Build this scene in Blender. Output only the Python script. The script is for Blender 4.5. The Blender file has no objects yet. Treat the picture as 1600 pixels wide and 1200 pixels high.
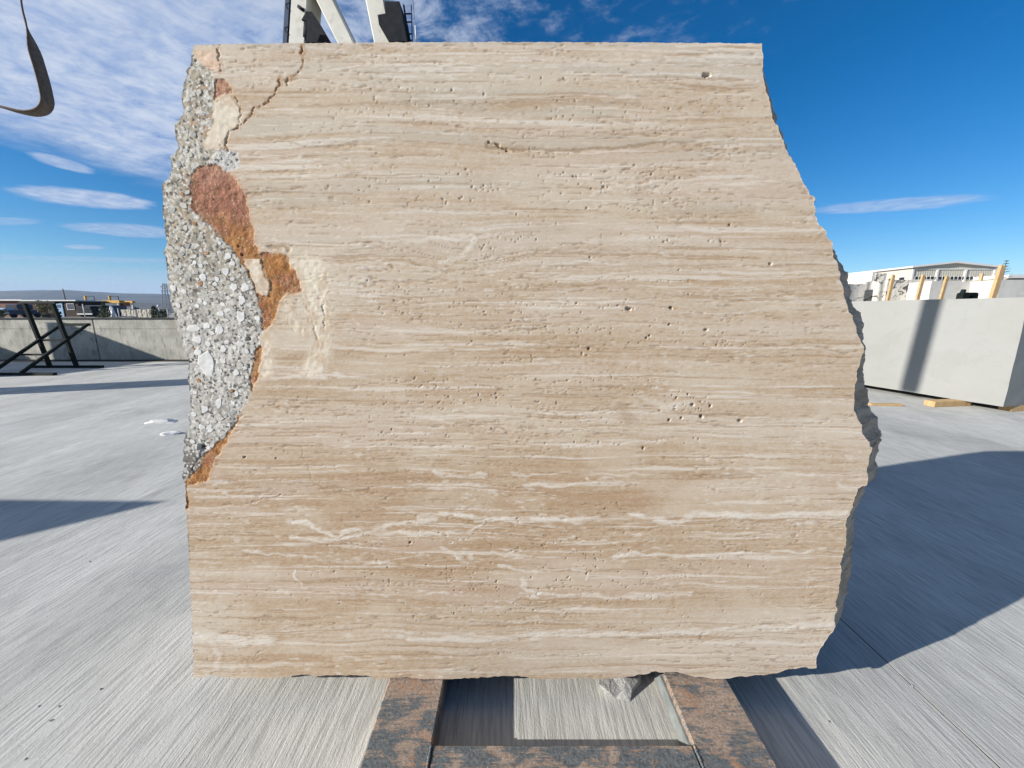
import bpy, bmesh, math, random
import numpy as np
from mathutils import Vector, Matrix, Euler

# ------------------------------------------------------------------ camera, sky, sun, exposure
SC = bpy.context.scene
COL = SC.collection
H = 1.6                                    # eye height in metres
FPX, PITCH = 600.0, math.atan(112 / 600.0)  # focal length in pixels of a 1600 px wide frame
SP, CP = math.sin(PITCH), math.cos(PITCH)

cam = bpy.data.cameras.new('camera')
cam.sensor_fit = 'HORIZONTAL'; cam.sensor_width = 36.0; cam.lens = 36.0 * FPX / 1600.0
cam.clip_start = 0.05; cam.clip_end = 20000
camo = bpy.data.objects.new('camera', cam); COL.objects.link(camo)
camo.location = (0, 0, H); camo.rotation_euler = (math.radians(90) - PITCH, 0, 0)
SC.camera = camo

SUN_EL = math.radians(20.2); SUN_AZ = math.radians(20.0)
LDIR = Vector((math.cos(SUN_AZ) * math.cos(SUN_EL), math.sin(SUN_AZ) * math.cos(SUN_EL), -math.sin(SUN_EL)))  # light travels this way
sun = bpy.data.lights.new('sun', 'SUN'); sun.energy = 5.0; sun.angle = math.radians(0.5); sun.color = (1.0, 0.955, 0.89)
suno = bpy.data.objects.new('sun', sun); COL.objects.link(suno)
suno.rotation_euler = LDIR.to_track_quat('-Z', 'Y').to_euler(); suno.location = (-20, -8, 20)

SC.view_settings.view_transform = 'Standard'; SC.view_settings.look = 'None'
SC.view_settings.gamma = 1.0; SC.view_settings.exposure = 0.76
try: SC.view_settings.use_curve_mapping = False
except Exception: pass

SKY_STRENGTH = 0.05
W = bpy.data.worlds.new('World'); SC.world = W; W.use_nodes = True
wn, wl = W.node_tree.nodes, W.node_tree.links
wn.clear()

class NT:
    """small helper for node graphs"""
    def __init__(s, tree): s.t = tree; s.n = tree.nodes; s.l = tree.links
    def new(s, kind, **kw):
        nd = s.n.new(kind)
        for k, v in kw.items(): setattr(nd, k, v)
        return nd
    def put(s, sock, v):
        if v is None: return
        if isinstance(v, bpy.types.NodeSocket): s.l.new(v, sock)
        else: sock.default_value = v
    def math(s, op, a, b=None, c=None, clamp=False):
        nd = s.new('ShaderNodeMath', operation=op, use_clamp=clamp)
        s.put(nd.inputs[0], a); s.put(nd.inputs[1], b)
        if c is not None: s.put(nd.inputs[2], c)
        return nd.outputs[0]
    def vmath(s, op, a, b=None):
        nd = s.new('ShaderNodeVectorMath', operation=op); s.put(nd.inputs[0], a); s.put(nd.inputs[1], b); return nd.outputs[0]
    def comb(s, x, y, z):
        nd = s.new('ShaderNodeCombineXYZ'); s.put(nd.inputs[0], x); s.put(nd.inputs[1], y); s.put(nd.inputs[2], z); return nd.outputs[0]
    def sep(s, v):
        nd = s.new('ShaderNodeSeparateXYZ'); s.put(nd.inputs[0], v); return nd.outputs
    def noise(s, vec, scale=5, detail=4, rough=0.55, dist=0.0, color=False):
        nd = s.new('ShaderNodeTexNoise'); s.put(nd.inputs['Vector'], vec)
        s.put(nd.inputs['Scale'], scale); s.put(nd.inputs['Detail'], detail); s.put(nd.inputs['Roughness'], rough); s.put(nd.inputs['Distortion'], dist)
        return nd.outputs['Color'] if color else nd.outputs[0]
    def voro(s, vec, scale=5, feature='F1', out='Distance', rnd=1.0):
        nd = s.new('ShaderNodeTexVoronoi', feature=feature); s.put(nd.inputs['Vector'], vec); s.put(nd.inputs['Scale'], scale)
        if 'Randomness' in nd.inputs: s.put(nd.inputs['Randomness'], rnd)
        return nd.outputs[out]
    def ramp(s, v, stops, interp='LINEAR'):
        nd = s.new('ShaderNodeValToRGB'); e = nd.color_ramp.elements; nd.color_ramp.interpolation = interp
        while len(e) < len(stops): e.new(0.5)
        for el, (p, c) in zip(e, stops):
            el.position = p; el.color = (c, c, c, 1) if isinstance(c, (int, float)) else (*c, 1)
        s.put(nd.inputs[0], v); return nd.outputs[0]
    def smooth(s, v, a, b, lo=0.0, hi=1.0):
        nd = s.new('ShaderNodeMapRange', interpolation_type='SMOOTHSTEP')
        s.put(nd.inputs[0], v); s.put(nd.inputs[1], a); s.put(nd.inputs[2], b); s.put(nd.inputs[3], lo); s.put(nd.inputs[4], hi); return nd.outputs[0]
    def mix(s, f, a, b, mode='MIX'):
        nd = s.new('ShaderNodeMix', data_type='RGBA', blend_type=mode)
        s.put(nd.inputs[0], f)
        for sock, v in ((nd.inputs[6], a), (nd.inputs[7], b)):
            if isinstance(v, (tuple, list)) and len(v) == 3: v = (*v, 1)
            s.put(sock, v)
        return nd.outputs[2]

# --- sky: clear blue to the right, a high broken deck to the upper left, thin lens clouds near the horizon
g = NT(W.node_tree)
sky = g.new('ShaderNodeTexSky', sky_type='NISHITA'); sky.sun_disc = False
sky.sun_elevation = SUN_EL
sky.sun_rotation = math.atan2(-LDIR.x, -LDIR.y)
sky.air_density = 1.0; sky.dust_density = 0.05; sky.ozone_density = 3.5; sky.altitude = 900
hs = g.new('ShaderNodeHueSaturation'); hs.inputs['Saturation'].default_value = 1.36; hs.inputs['Value'].default_value = 1.4; hs.inputs['Hue'].default_value = 0.503
wl.new(sky.outputs[0], hs.inputs['Color'])
tc = g.new('ShaderNodeTexCoord')
dirv = g.vmath('NORMALIZE', tc.outputs['Generated'])
dx, dy, dz = g.sep(dirv)
dzc = g.math('MAXIMUM', dz, 0.012)
px = g.math('DIVIDE', dx, dzc); py = g.math('DIVIDE', dy, dzc)
pl = g.comb(px, py, 0.0)
# rotated plane so that the streaks run with the wind
rot = g.new('ShaderNodeVectorRotate', rotation_type='Z_AXIS'); g.put(rot.inputs['Vector'], pl); rot.inputs['Angle'].default_value = math.radians(28)
st = g.vmath('MULTIPLY', rot.outputs[0], (1.0, 1.08, 1.0))
n1 = g.noise(st, 0.95, 9, 0.62, 0.25)
n2 = g.noise(st, 6.4, 8, 0.66, 0.25)
n3 = g.noise(pl, 0.5, 3, 0.5)
edge = g.math('ADD', py, g.math('MULTIPLY', px, 0.436))
edge = g.math('ADD', edge, g.math('MULTIPLY', g.math('SUBTRACT', n1, 0.5), 2.0))
deck = g.math('MULTIPLY', g.smooth(edge, 2.30, 1.80), g.smooth(g.math('ADD', px, g.math('MULTIPLY', g.math('SUBTRACT', n1, 0.5), 1.6)), -3.1, -2.35))
side = g.smooth(px, 1.2, -1.9)                              # thins out to the right
dens = g.math('ADD', g.math('MULTIPLY', n1, 0.42), g.math('MULTIPLY', n2, 0.58))
thr = g.math('SUBTRACT', 0.58, g.math('MULTIPLY', side, 0.31))
cl = g.smooth(g.math('SUBTRACT', dens, thr), -0.05, 0.15)
cl = g.math('MULTIPLY', g.math('MULTIPLY', cl, deck), g.smooth(px, 1.3, -1.6, 0.25, 0.93))
az = g.math('ARCTAN2', dx, dy); el = g.math('ARCSINE', dz)
wob = g.math('MULTIPLY', g.math('SUBTRACT', g.noise(g.comb(g.math('MULTIPLY', az, 7.0), g.math('MULTIPLY', el, 50.0), 0.0), 2.2, 6, 0.62), 0.5), 1.1)
def lens(a0, e0, wa, we, tilt, amount):
    da = g.math('SUBTRACT', az, a0)
    ee = g.math('SUBTRACT', g.math('SUBTRACT', el, e0), g.math('MULTIPLY', da, tilt))
    q = g.math('ADD', g.math('POWER', g.math('ABSOLUTE', g.math('DIVIDE', da, wa)), 2.0), g.math('POWER', g.math('ABSOLUTE', g.math('DIVIDE', ee, we)), 2.0))
    return g.math('MULTIPLY', g.smooth(g.math('ADD', q, wob), 1.15, 0.35), amount)
def ae(x, y):
    u, v = x - 800, y - 600
    yy, zz = -v * SP + FPX * CP, -v * CP - FPX * SP
    return math.atan2(u, yy), math.atan2(zz, math.hypot(u, yy))
streaks = []
for (x0, y0, x1, y1, th, am) in [(5, 296, 245, 320, 15, 0.85), (90, 352, 300, 366, 11, 0.55), (-60, 345, 70, 346, 7, 0.32),
                                 (92, 385, 165, 387, 4, 0.55), (1262, 329, 1560, 307, 11, 0.50), (40, 240, 150, 268, 10, 0.62),
                                 (-160, 398, 330, 408, 5, 0.35)]:
    a0, e0 = ae(x0, y0); a1, e1 = ae(x1, y1); am_, em = ae((x0 + x1) / 2, (y0 + y1) / 2)
    _, et = ae((x0 + x1) / 2, (y0 + y1) / 2 - th)
    streaks.append(lens((a0 + a1) / 2, (e0 + e1) / 2, abs(a1 - a0) / 2, abs(et - em), (e1 - e0) / (a1 - a0), am))
tot = cl
for s_ in streaks: tot = g.math('MAXIMUM', tot, s_)
bank = g.math('MULTIPLY', g.smooth(g.math('ADD', el, g.math('MULTIPLY', g.math('SUBTRACT', g.noise(g.comb(g.math('MULTIPLY', az, 3.0), g.math('MULTIPLY', el, 30.0), 3.0), 2.0, 5, 0.6), 0.5), 0.06)), 0.100, 0.035), g.smooth(az, 0.35, -0.55, 0.15, 0.75))
tot = g.math('MAXIMUM', tot, bank)
k = 1.0 / SKY_STRENGTH
ccol = g.mix(g.smooth(n2, 0.3, 0.72), (0.205 * k, 0.275 * k, 0.430 * k), (0.390 * k, 0.430 * k, 0.510 * k))
skyc = g.mix(tot, hs.outputs[0], ccol)
bg = g.new('ShaderNodeBackground'); bg.inputs['Strength'].default_value = SKY_STRENGTH
wl.new(skyc, bg.inputs['Color'])
wo = g.new('ShaderNodeOutputWorld'); wl.new(bg.outputs[0], wo.inputs['Surface'])

# ------------------------------------------------------------------ survey helpers: where a sight line of the photograph meets a plane
def ray(x, y):
    u, v = x - 800.0, y - 600.0
    return u, -v * SP + FPX * CP, -v * CP - FPX * SP
def P(x, y, Y):
    a, b, c = ray(x, y); t = Y / b
    return Vector((a * t, Y, H + c * t))
def G(x, y, z=0.0):
    a, b, c = ray(x, y); t = (z - H) / c
    return Vector((a * t, b * t, z))

# ------------------------------------------------------------------ materials
def srgb(r, gg, b):
    f = lambda c: (c / 255 / 12.92) if c / 255 <= 0.04045 else ((c / 255 + 0.055) / 1.055) ** 2.4
    return (f(r), f(gg), f(b))
def newmat(name):
    m = bpy.data.materials.new(name); m.use_nodes = True
    m.node_tree.nodes.clear(); q = NT(m.node_tree)
    b = q.new('ShaderNodeBsdfPrincipled'); o = q.new('ShaderNodeOutputMaterial')
    q.l.new(b.outputs[0], o.inputs['Surface'])
    return m, q, b
def bump(q, b, height, strength=0.5, dist=0.01):
    nd = q.new('ShaderNodeBump'); nd.inputs['Strength'].default_value = strength; nd.inputs['Distance'].default_value = dist
    q.put(nd.inputs['Height'], height); q.l.new(nd.outputs[0], b.inputs['Normal'])
def pos(q): return q.new('ShaderNodeNewGeometry').outputs['Position']
def objc(q): return q.new('ShaderNodeTexCoord').outputs['Object']

def simple(name, col, rough=0.6, metal=0.0, var=0.18, scale=6.0, bumpd=0.0, dirt=None, dirt_amt=0.5):
    m, q, b = newmat(name); p = pos(q)
    n = q.noise(p, scale, 6, 0.6)
    lo = tuple(c * (1 - var) for c in col); hi = tuple(min(1, c * (1 + var)) for c in col)
    c = q.mix(q.smooth(n, 0.3, 0.7), lo, hi)
    if dirt: c = q.mix(q.math('MULTIPLY', q.smooth(q.noise(p, scale * 2.3, 8, 0.65), 0.5, 0.68), dirt_amt), c, dirt)
    q.put(b.inputs['Base Color'], c); b.inputs['Roughness'].default_value = rough; b.inputs['Metallic'].default_value = metal
    if max(col) < 0.06: b.inputs['Specular IOR Level'].default_value = 0.12; b.inputs['Roughness'].default_value = max(rough, 0.65)
    if bumpd: bump(q, b, q.noise(p, scale * 12, 5, 0.6), 0.6, bumpd)
    return m

def mat_ground():
    m, q, b = newmat('brushed_concrete'); p = pos(q)
    x, y, z = q.sep(p)
    wobx = q.math('ADD', x, q.math('MULTIPLY', q.noise(q.comb(q.math('MULTIPLY', x, 0.5), q.math('MULTIPLY', y, 0.25), 0), 1.0, 3), 0.10))
    fine = q.noise(q.comb(q.math('MULTIPLY', wobx, 80), q.math('MULTIPLY', y, 4.5), 0), 1.0, 4, 0.66, 0.15)
    mid = q.noise(q.comb(q.math('MULTIPLY', wobx, 24), q.math('MULTIPLY', y, 1.3), 7), 1.0, 4, 0.66)
    grain = q.noise(q.comb(q.math('MULTIPLY', x, 150), q.math('MULTIPLY', y, 75), 2), 1.0, 3, 0.7)
    wide = q.noise(q.comb(q.math('MULTIPLY', x, 1.3), q.math('MULTIPLY', y, 0.32), 0), 1.0, 5, 0.62)
    blot = q.noise(q.comb(q.math('MULTIPLY', x, 1.1), q.math('MULTIPLY', y, 0.9), 9), 1.0, 7, 0.66)
    base = q.mix(q.smooth(wide, 0.3, 0.72), (0.40, 0.397, 0.365), (0.58, 0.573, 0.525))
    base = q.mix(q.smooth(mid, 0.42, 0.75, 0.0, 0.18), base, (0.52, 0.52, 0.50))
    base = q.mix(q.smooth(fine, 0.36, 0.58, 0.48, 0.0), base, (0.19, 0.188, 0.18))
    base = q.mix(q.smooth(blot, 0.54, 0.70, 0.0, 0.55), base, (0.25, 0.248, 0.24))
    dust = q.noise(q.comb(q.math('MULTIPLY', x, 0.33), q.math('MULTIPLY', y, 0.33), 4), 1.0, 6, 0.6)
    base = q.mix(q.smooth(dust, 0.52, 0.74, 0.0, 0.5), base, (0.58, 0.575, 0.55))
    tyre = q.noise(q.comb(q.math('MULTIPLY', q.math('ADD', x, q.math('MULTIPLY', q.noise(q.comb(0.0, q.math('MULTIPLY', y, 0.12), 5.0), 1.0, 2), 3.0)), 2.2), q.math('MULTIPLY', y, 0.08), 13), 1.0, 4, 0.6)
    base = q.mix(q.smooth(tyre, 0.60, 0.70, 0.0, 0.30), base, (0.22, 0.22, 0.215))
    spk = q.noise(p, 55, 2, 0.5); base = q.mix(q.smooth(spk, 0.70, 0.76, 0.0, 0.5), base, (0.62, 0.61, 0.58))
    q.put(b.inputs['Base Color'], base); b.inputs['Roughness'].default_value = 0.88
    hgt = q.math('ADD', q.math('ADD', q.math('MULTIPLY', fine, 0.7), q.math('MULTIPLY', mid, 0.35)), q.math('MULTIPLY', grain, 0.42))
    bump(q, b, hgt, 1.0, 0.0044)
    return m

def mat_wall():
    m, q, b = newmat('cast_concrete'); p = pos(q); x, y, z = q.sep(p)
    n = q.noise(p, 2.2, 7, 0.66); n2 = q.noise(q.vmath('MULTIPLY', p, (9, 9, 2.5)), 1.0, 6, 0.65)
    c = q.mix(q.smooth(n, 0.3, 0.7), (0.31, 0.30, 0.255), (0.47, 0.455, 0.39))
    c = q.mix(q.smooth(n2, 0.52, 0.70, 0, 0.75), c, (0.16, 0.16, 0.15))
    st = q.noise(q.comb(q.math('MULTIPLY', x, 1.5), 0.0, q.math('MULTIPLY', z, 0.25)), 1.6, 5, 0.6)
    c = q.mix(q.math('MULTIPLY', q.smooth(st, 0.62, 0.72), 0.6), c, (0.34, 0.23, 0.07))
    q.put(b.inputs['Base Color'], c); b.inputs['Roughness'].default_value = 0.9
    bump(q, b, n2, 0.7, 0.012)
    return m

def mat_attr(name, rough=0.75, kind='travertine'):
    m, q, b = newmat(name)
    at = q.new('ShaderNodeAttribute'); at.attribute_name = 'tone'
    p = objc(q)
    c = at.outputs['Color']
    if kind == 'travertine':
        s = q.vmath('MULTIPLY', p, (60, 60, 300))
        f = q.noise(s, 1.0, 4, 0.6)
        gr = q.noise(p, 330, 3, 0.6)
        c = q.mix(q.smooth(f, 0.40, 0.68, 0, 0.26), c, (0.58, 0.53, 0.455))
        c = q.mix(q.smooth(gr, 0.47, 0.30, 0, 0.34), c, (0.25, 0.19, 0.13))
        c = q.mix(q.smooth(f, 0.42, 0.28, 0, 0.30), c, (0.30, 0.225, 0.15))
        bump(q, b, q.math('ADD', q.math('MULTIPLY', f, 0.5), gr), 0.7, 0.0009)
    elif kind == 'conglomerate':
        pj = q.vmath('ADD', q.vmath('MULTIPLY', p, (1, 0.3, 1)), q.vmath('MULTIPLY', q.noise(p, 90, 3, 0.6, color=True), (0.012, 0.0, 0.012)))
        v1 = q.new('ShaderNodeTexVoronoi', feature='F1'); v1.inputs['Scale'].default_value = 52; q.put(v1.inputs['Vector'], pj)
        v1e = q.new('ShaderNodeTexVoronoi', feature='DISTANCE_TO_EDGE'); v1e.inputs['Scale'].default_value = 52; q.put(v1e.inputs['Vector'], pj)
        v2 = q.new('ShaderNodeTexVoronoi', feature='F1'); v2.inputs['Scale'].default_value = 135; q.put(v2.inputs['Vector'], pj)
        v2e = q.new('ShaderNodeTexVoronoi', feature='DISTANCE_TO_EDGE'); v2e.inputs['Scale'].default_value = 135; q.put(v2e.inputs['Vector'], pj)
        r1 = q.sep(v1.outputs['Color']); r2 = q.sep(v2.outputs['Color'])
        gr = q.noise(p, 160, 5, 0.65)
        body = q.mix(q.smooth(gr, 0.3, 0.7), q.mix(0.36, c, (0.13, 0.12, 0.105)), c)
        body = q.mix(q.math('MULTIPLY', q.smooth(r2[0], 0.66, 0.76), q.smooth(v2e.outputs['Distance'], 0.02, 0.07)), body, (0.56, 0.54, 0.49))
        body = q.mix(q.math('MULTIPLY', q.smooth(r2[1], 0.82, 0.86), q.smooth(v2e.outputs['Distance'], 0.02, 0.06)), body, (0.13, 0.115, 0.10))
        big = q.math('MULTIPLY', q.smooth(r1[0], 0.70, 0.76), q.smooth(v1e.outputs['Distance'], 0.04, 0.09))
        body = q.mix(q.math('MULTIPLY', big, 0.6), body, (0.56, 0.545, 0.50))
        c = body
        bump(q, b, q.math('ADD', gr, q.math('MULTIPLY', big, 0.3)), 0.7, 0.0013)
    elif kind == 'ochre':
        gr = q.noise(p, 45, 7, 0.7); fl = q.noise(p, 190, 3, 0.6)
        c = q.mix(q.smooth(gr, 0.56, 0.32, 0, 0.55), c, (0.13, 0.055, 0.02))
        c = q.mix(q.smooth(fl, 0.60, 0.68, 0, 0.75), c, (0.62, 0.47, 0.31))
        c = q.mix(q.smooth(q.noise(p, 22, 6, 0.7), 0.56, 0.70, 0, 0.55), c, (0.40, 0.27, 0.17))
        bump(q, b, q.math('ADD', gr, q.math('MULTIPLY', fl, .5)), 0.9, 0.004)
    else:
        gr = q.noise(p, 60, 7, 0.7)
        c = q.mix(q.smooth(gr, 0.55, 0.35, 0, 0.35), c, (0.40, 0.33, 0.25))
        bump(q, b, gr, 0.6, 0.0014)
    q.put(b.inputs['Base Color'], c); b.inputs['Roughness'].default_value = rough
    try: b.inputs['Specular IOR Level'].default_value = 0.25
    except Exception: pass
    return m

def mat_roughstone(name, a, c_, dark=(0.12, 0.10, 0.085)):
    m, q, b = newmat(name); p = pos(q)
    n = q.noise(q.vmath('MULTIPLY', p, (5, 5, 26)), 1.0, 7, 0.62); n2 = q.noise(p, 14, 7, 0.68)
    c = q.mix(q.smooth(n, 0.32, 0.68), a, c_)
    c = q.mix(q.smooth(n2, 0.56, 0.74, 0, 0.6), c, dark)
    q.put(b.inputs['Base Color'], c); b.inputs['Roughness'].default_value = 0.9
    bump(q, b, q.math('ADD', n2, q.math('MULTIPLY', n, 0.5)), 1.0, 0.03)
    return m

def mat_rust():
    m, q, b = newmat('worn_painted_steel'); p = pos(q)
    xyz = q.sep(p)
    big = q.noise(q.vmath('MULTIPLY', p, (10, 15, 10)), 1.0, 8, 0.70, 0.6); sm = q.noise(p, 95, 8, 0.75); sc = q.noise(q.vmath('MULTIPLY', p, (9, 120, 9)), 1.0, 5, 0.65)
    tan = q.mix(q.smooth(sm, 0.32, 0.68), (0.16, 0.115, 0.088), (0.41, 0.325, 0.255))
    orange = q.noise(p, 5.5, 6, 0.6)
    tan = q.mix(q.smooth(orange, 0.50, 0.66, 0, 0.6), tan, (0.30, 0.150, 0.070))
    patch = q.math('ADD', q.math('MULTIPLY', big, 0.48), q.math('ADD', q.math('MULTIPLY', sc, 0.24), q.math('MULTIPLY', sm, 0.28)))
    near = q.smooth(xyz[1], 1.40, 1.05, -0.020, 0.030)
    pm = q.smooth(q.math('ADD', patch, near), 0.514, 0.530)
    blue = q.mix(q.smooth(sm, 0.3, 0.7), (0.030, 0.042, 0.050), (0.17, 0.185, 0.19))
    c = q.mix(pm, tan, blue)
    chips = q.smooth(q.noise(p, 120, 4, 0.6), 0.67, 0.72)
    c = q.mix(q.math('MULTIPLY', chips, 0.65), c, (0.50, 0.47, 0.43))
    q.put(b.inputs['Base Color'], c); b.inputs['Roughness'].default_value = 0.62
    bump(q, b, q.math('ADD', q.math('MULTIPLY', pm, 0.5), sm), 0.8, 0.0035)
    return m

def mat_marble(name, base, warm, vein, amt=0.2, dens=1.2):
    m, q, b = newmat(name); p = pos(q)
    n = q.noise(p, 0.8, 6, 0.6, 0.6); n2 = q.noise(p, 9, 8, 0.7)
    c = q.mix(q.smooth(n, 0.3, 0.7), base, warm)
    c = q.mix(q.smooth(n2, 0.52, 0.75, 0, 0.25), c, tuple(v * 0.72 for v in base))
    w = q.vmath('ADD', p, q.vmath('MULTIPLY', q.noise(p, 1.4, 5, 0.6, color=True), (1.3, 1.3, 1.3)))
    r = q.new('ShaderNodeVectorRotate', rotation_type='EULER_XYZ'); q.put(r.inputs['Vector'], w); r.inputs['Rotation'].default_value = (0.3, 0.9, 0.5)
    v = q.noise(q.vmath('MULTIPLY', r.outputs[0], (dens, dens, dens * 6)), 1.0, 4, 0.6)
    c = q.mix(q.math('MULTIPLY', q.smooth(v, 0.54, 0.62), amt), c, vein)
    q.put(b.inputs['Base Color'], c); b.inputs['Roughness'].default_value = 0.7
    bump(q, b, n2, 0.5, 0.006)
    return m

def mat_wood():
    m, q, b = newmat('pale_pine'); p = pos(q)
    n = q.noise(q.vmath('MULTIPLY', p, (30, 30, 3)), 1.0, 6, 0.65)
    q.put(b.inputs['Base Color'], q.mix(q.smooth(n, 0.3, 0.7), (0.36, 0.225, 0.095), (0.47, 0.325, 0.165))); b.inputs['Roughness'].default_value = 0.75
    bump(q, b, n, 0.5, 0.003)
    return m

def mat_leaf(name, a, c_):
    m, q, b = newmat(name)
    oi = q.noise(pos(q), 3.5, 4, 0.6)
    q.put(b.inputs['Base Color'], q.mix(q.smooth(oi, 0.3, 0.7), a, c_)); b.inputs['Roughness'].default_value = 0.65
    return m

def mat_hill():
    m, q, b = newmat('dry_hillside'); p = pos(q)
    n = q.noise(q.vmath('MULTIPLY', p, (0.0022, 0.0022, 0.03)), 1.0, 6, 0.6)
    n2 = q.noise(q.vmath('MULTIPLY', p, (0.012, 0.003, 0.02)), 1.0, 6, 0.6)
    c = q.mix(q.smooth(n, 0.35, 0.65), (0.045, 0.045, 0.040), (0.105, 0.090, 0.070))
    c = q.mix(q.smooth(n2, 0.52, 0.6, 0, 0.7), c, (0.025, 0.032, 0.026))
    q.put(b.inputs['Base Color'], c); b.inputs['Roughness'].default_value = 1.0
    return m

def mat_cladding(name, col):
    m, q, b = newmat(name); p = pos(q)
    n = q.noise(p, 0.6, 6, 0.6)
    q.put(b.inputs['Base Color'], q.mix(q.smooth(n, 0.3, 0.7), tuple(v * 0.9 for v in col), col)); b.inputs['Roughness'].default_value = 0.55
    x, y, z = q.sep(p)
    wv = q.math('SINE', q.math('MULTIPLY', q.math('ADD', x, y), 18.0))
    bump(q, b, wv, 0.4, 0.03)
    return m

M = {}
M['ground'] = mat_ground(); M['wall'] = mat_wall()
M['travertine'] = mat_attr('sawn_travertine'); M['conglomerate'] = mat_attr('grey_conglomerate', 0.85, 'conglomerate')
M['ochre'] = mat_attr('iron_stained_clay', 0.9, 'ochre'); M['pale'] = mat_attr('pale_calcite', 0.8, 'pale')
M['crust'] = mat_roughstone('rough_stone_crust', (0.34, 0.26, 0.185), (0.56, 0.45, 0.335))
M['greycrust'] = mat_roughstone('grey_rough_crust', (0.22, 0.205, 0.18), (0.42, 0.40, 0.36))
M['rust'] = mat_rust()
M['marble'] = mat_marble('white_marble', (0.248, 0.250, 0.238), (0.232, 0.233, 0.215), (0.165, 0.165, 0.15), 0.14, 0.7)
M['veined'] = mat_marble('black_veined_marble', (0.50, 0.47, 0.41), (0.56, 0.525, 0.46), (0.02, 0.022, 0.028), 0.95, 2.2)
M['marblebright'] = mat_marble('brightened_marble', (0.52, 0.51, 0.475), (0.48, 0.465, 0.42), (0.30, 0.29, 0.26), 0.3, 1.2)  # lighter marble copy: brightness put into the colour for dimly lit rear faces
M['stone'] = mat_roughstone('quarry_stone', (0.40, 0.36, 0.29), (0.55, 0.51, 0.44))
M['chip'] = mat_marble('white_stone_chip', (0.70, 0.69, 0.66), (0.60, 0.59, 0.56), (0.4, 0.4, 0.38), 0.3, 3)
M['greychip'] = mat_roughstone('grey_stone_chip', (0.30, 0.295, 0.28), (0.42, 0.41, 0.39), (0.2, 0.19, 0.18))
M['wood'] = mat_wood()
M['darksteel'] = simple('dark_green_steel', (0.009, 0.014, 0.013), 0.45, 0.0, 0.3, 9, 0.002, (0.025, 0.022, 0.018), 0.5)
M['crane'] = simple('pale_crane_paint', (0.62, 0.60, 0.53), 0.45, 0.0, 0.08, 1.5, 0.0, (0.33, 0.29, 0.23), 0.35)
M['craneside'] = simple('dark_blue_crane_paint', (0.035, 0.055, 0.10), 0.5, 0.0, 0.2, 2)
M['motor'] = simple('black_motor_housing', (0.018, 0.020, 0.024), 0.5, 0.0, 0.3, 5)
M['strap'] = simple('brown_lifting_strap', (0.115, 0.085, 0.065), 0.85, 0.0, 0.3, 30, 0.002)
M['strapdark'] = simple('dark_strap_edge', (0.03, 0.027, 0.035), 0.85, 0.0, 0.3, 30, 0.001)
M['cladding'] = mat_cladding('cream_cladding', (0.47, 0.445, 0.375)); M['trim'] = simple('white_trim', (0.56, 0.55, 0.53), 0.5, 0, 0.05, 1)
M['glass'] = simple('dark_window', (0.02, 0.024, 0.03), 0.15, 0, 0.2, 1)
M['brown'] = simple('brown_cabin_wall', (0.045, 0.030, 0.022), 0.7, 0, 0.3, 0.8)
M['brick'] = simple('red_brown_wall', (0.13, 0.045, 0.032), 0.8, 0, 0.3, 1.2)
M['blue'] = simple('pale_blue_paint', (0.22, 0.36, 0.52), 0.4, 0, 0.15, 1.0); M['navy'] = simple('navy_paint', (0.02, 0.03, 0.06), 0.4, 0, 0.2, 1.0)
M['yellow'] = simple('yellow_machine_paint', (0.62, 0.33, 0.035), 0.5, 0, 0.15, 1.0)
M['white'] = simple('white_paint', (0.55, 0.55, 0.54), 0.5, 0, 0.08, 2.0)
M['black'] = simple('black_rubber', (0.015, 0.015, 0.016), 0.8, 0, 0.2, 6)
M['orange'] = simple('rust_orange_paint', (0.35, 0.10, 0.03), 0.6, 0, 0.2, 2)
M['leaf'] = mat_leaf('shrub_leaf', (0.030, 0.048, 0.016), (0.085, 0.098, 0.040)); M['leafd'] = mat_leaf('dark_needle', (0.016, 0.030, 0.016), (0.04, 0.06, 0.03))
M['leafy'] = mat_leaf('dry_leaf', (0.10, 0.085, 0.03), (0.17, 0.14, 0.06))
M['bark'] = simple('grey_bark', (0.10, 0.08, 0.06), 0.9, 0, 0.3, 8, 0.01)
M['hill'] = mat_hill(); M['soil'] = simple('pale_gravel_soil', (0.33, 0.31, 0.27), 0.95, 0, 0.25, 0.25, 0.02, (0.13, 0.13, 0.07), 0.5)
M['steel'] = simple('galvanised_lattice', (0.10, 0.115, 0.14), 0.5, 0.3, 0.1, 1)
M['rail'] = simple('wall_cap_angle', (0.035, 0.032, 0.030), 0.6, 0.0, 0.3, 3)

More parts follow.
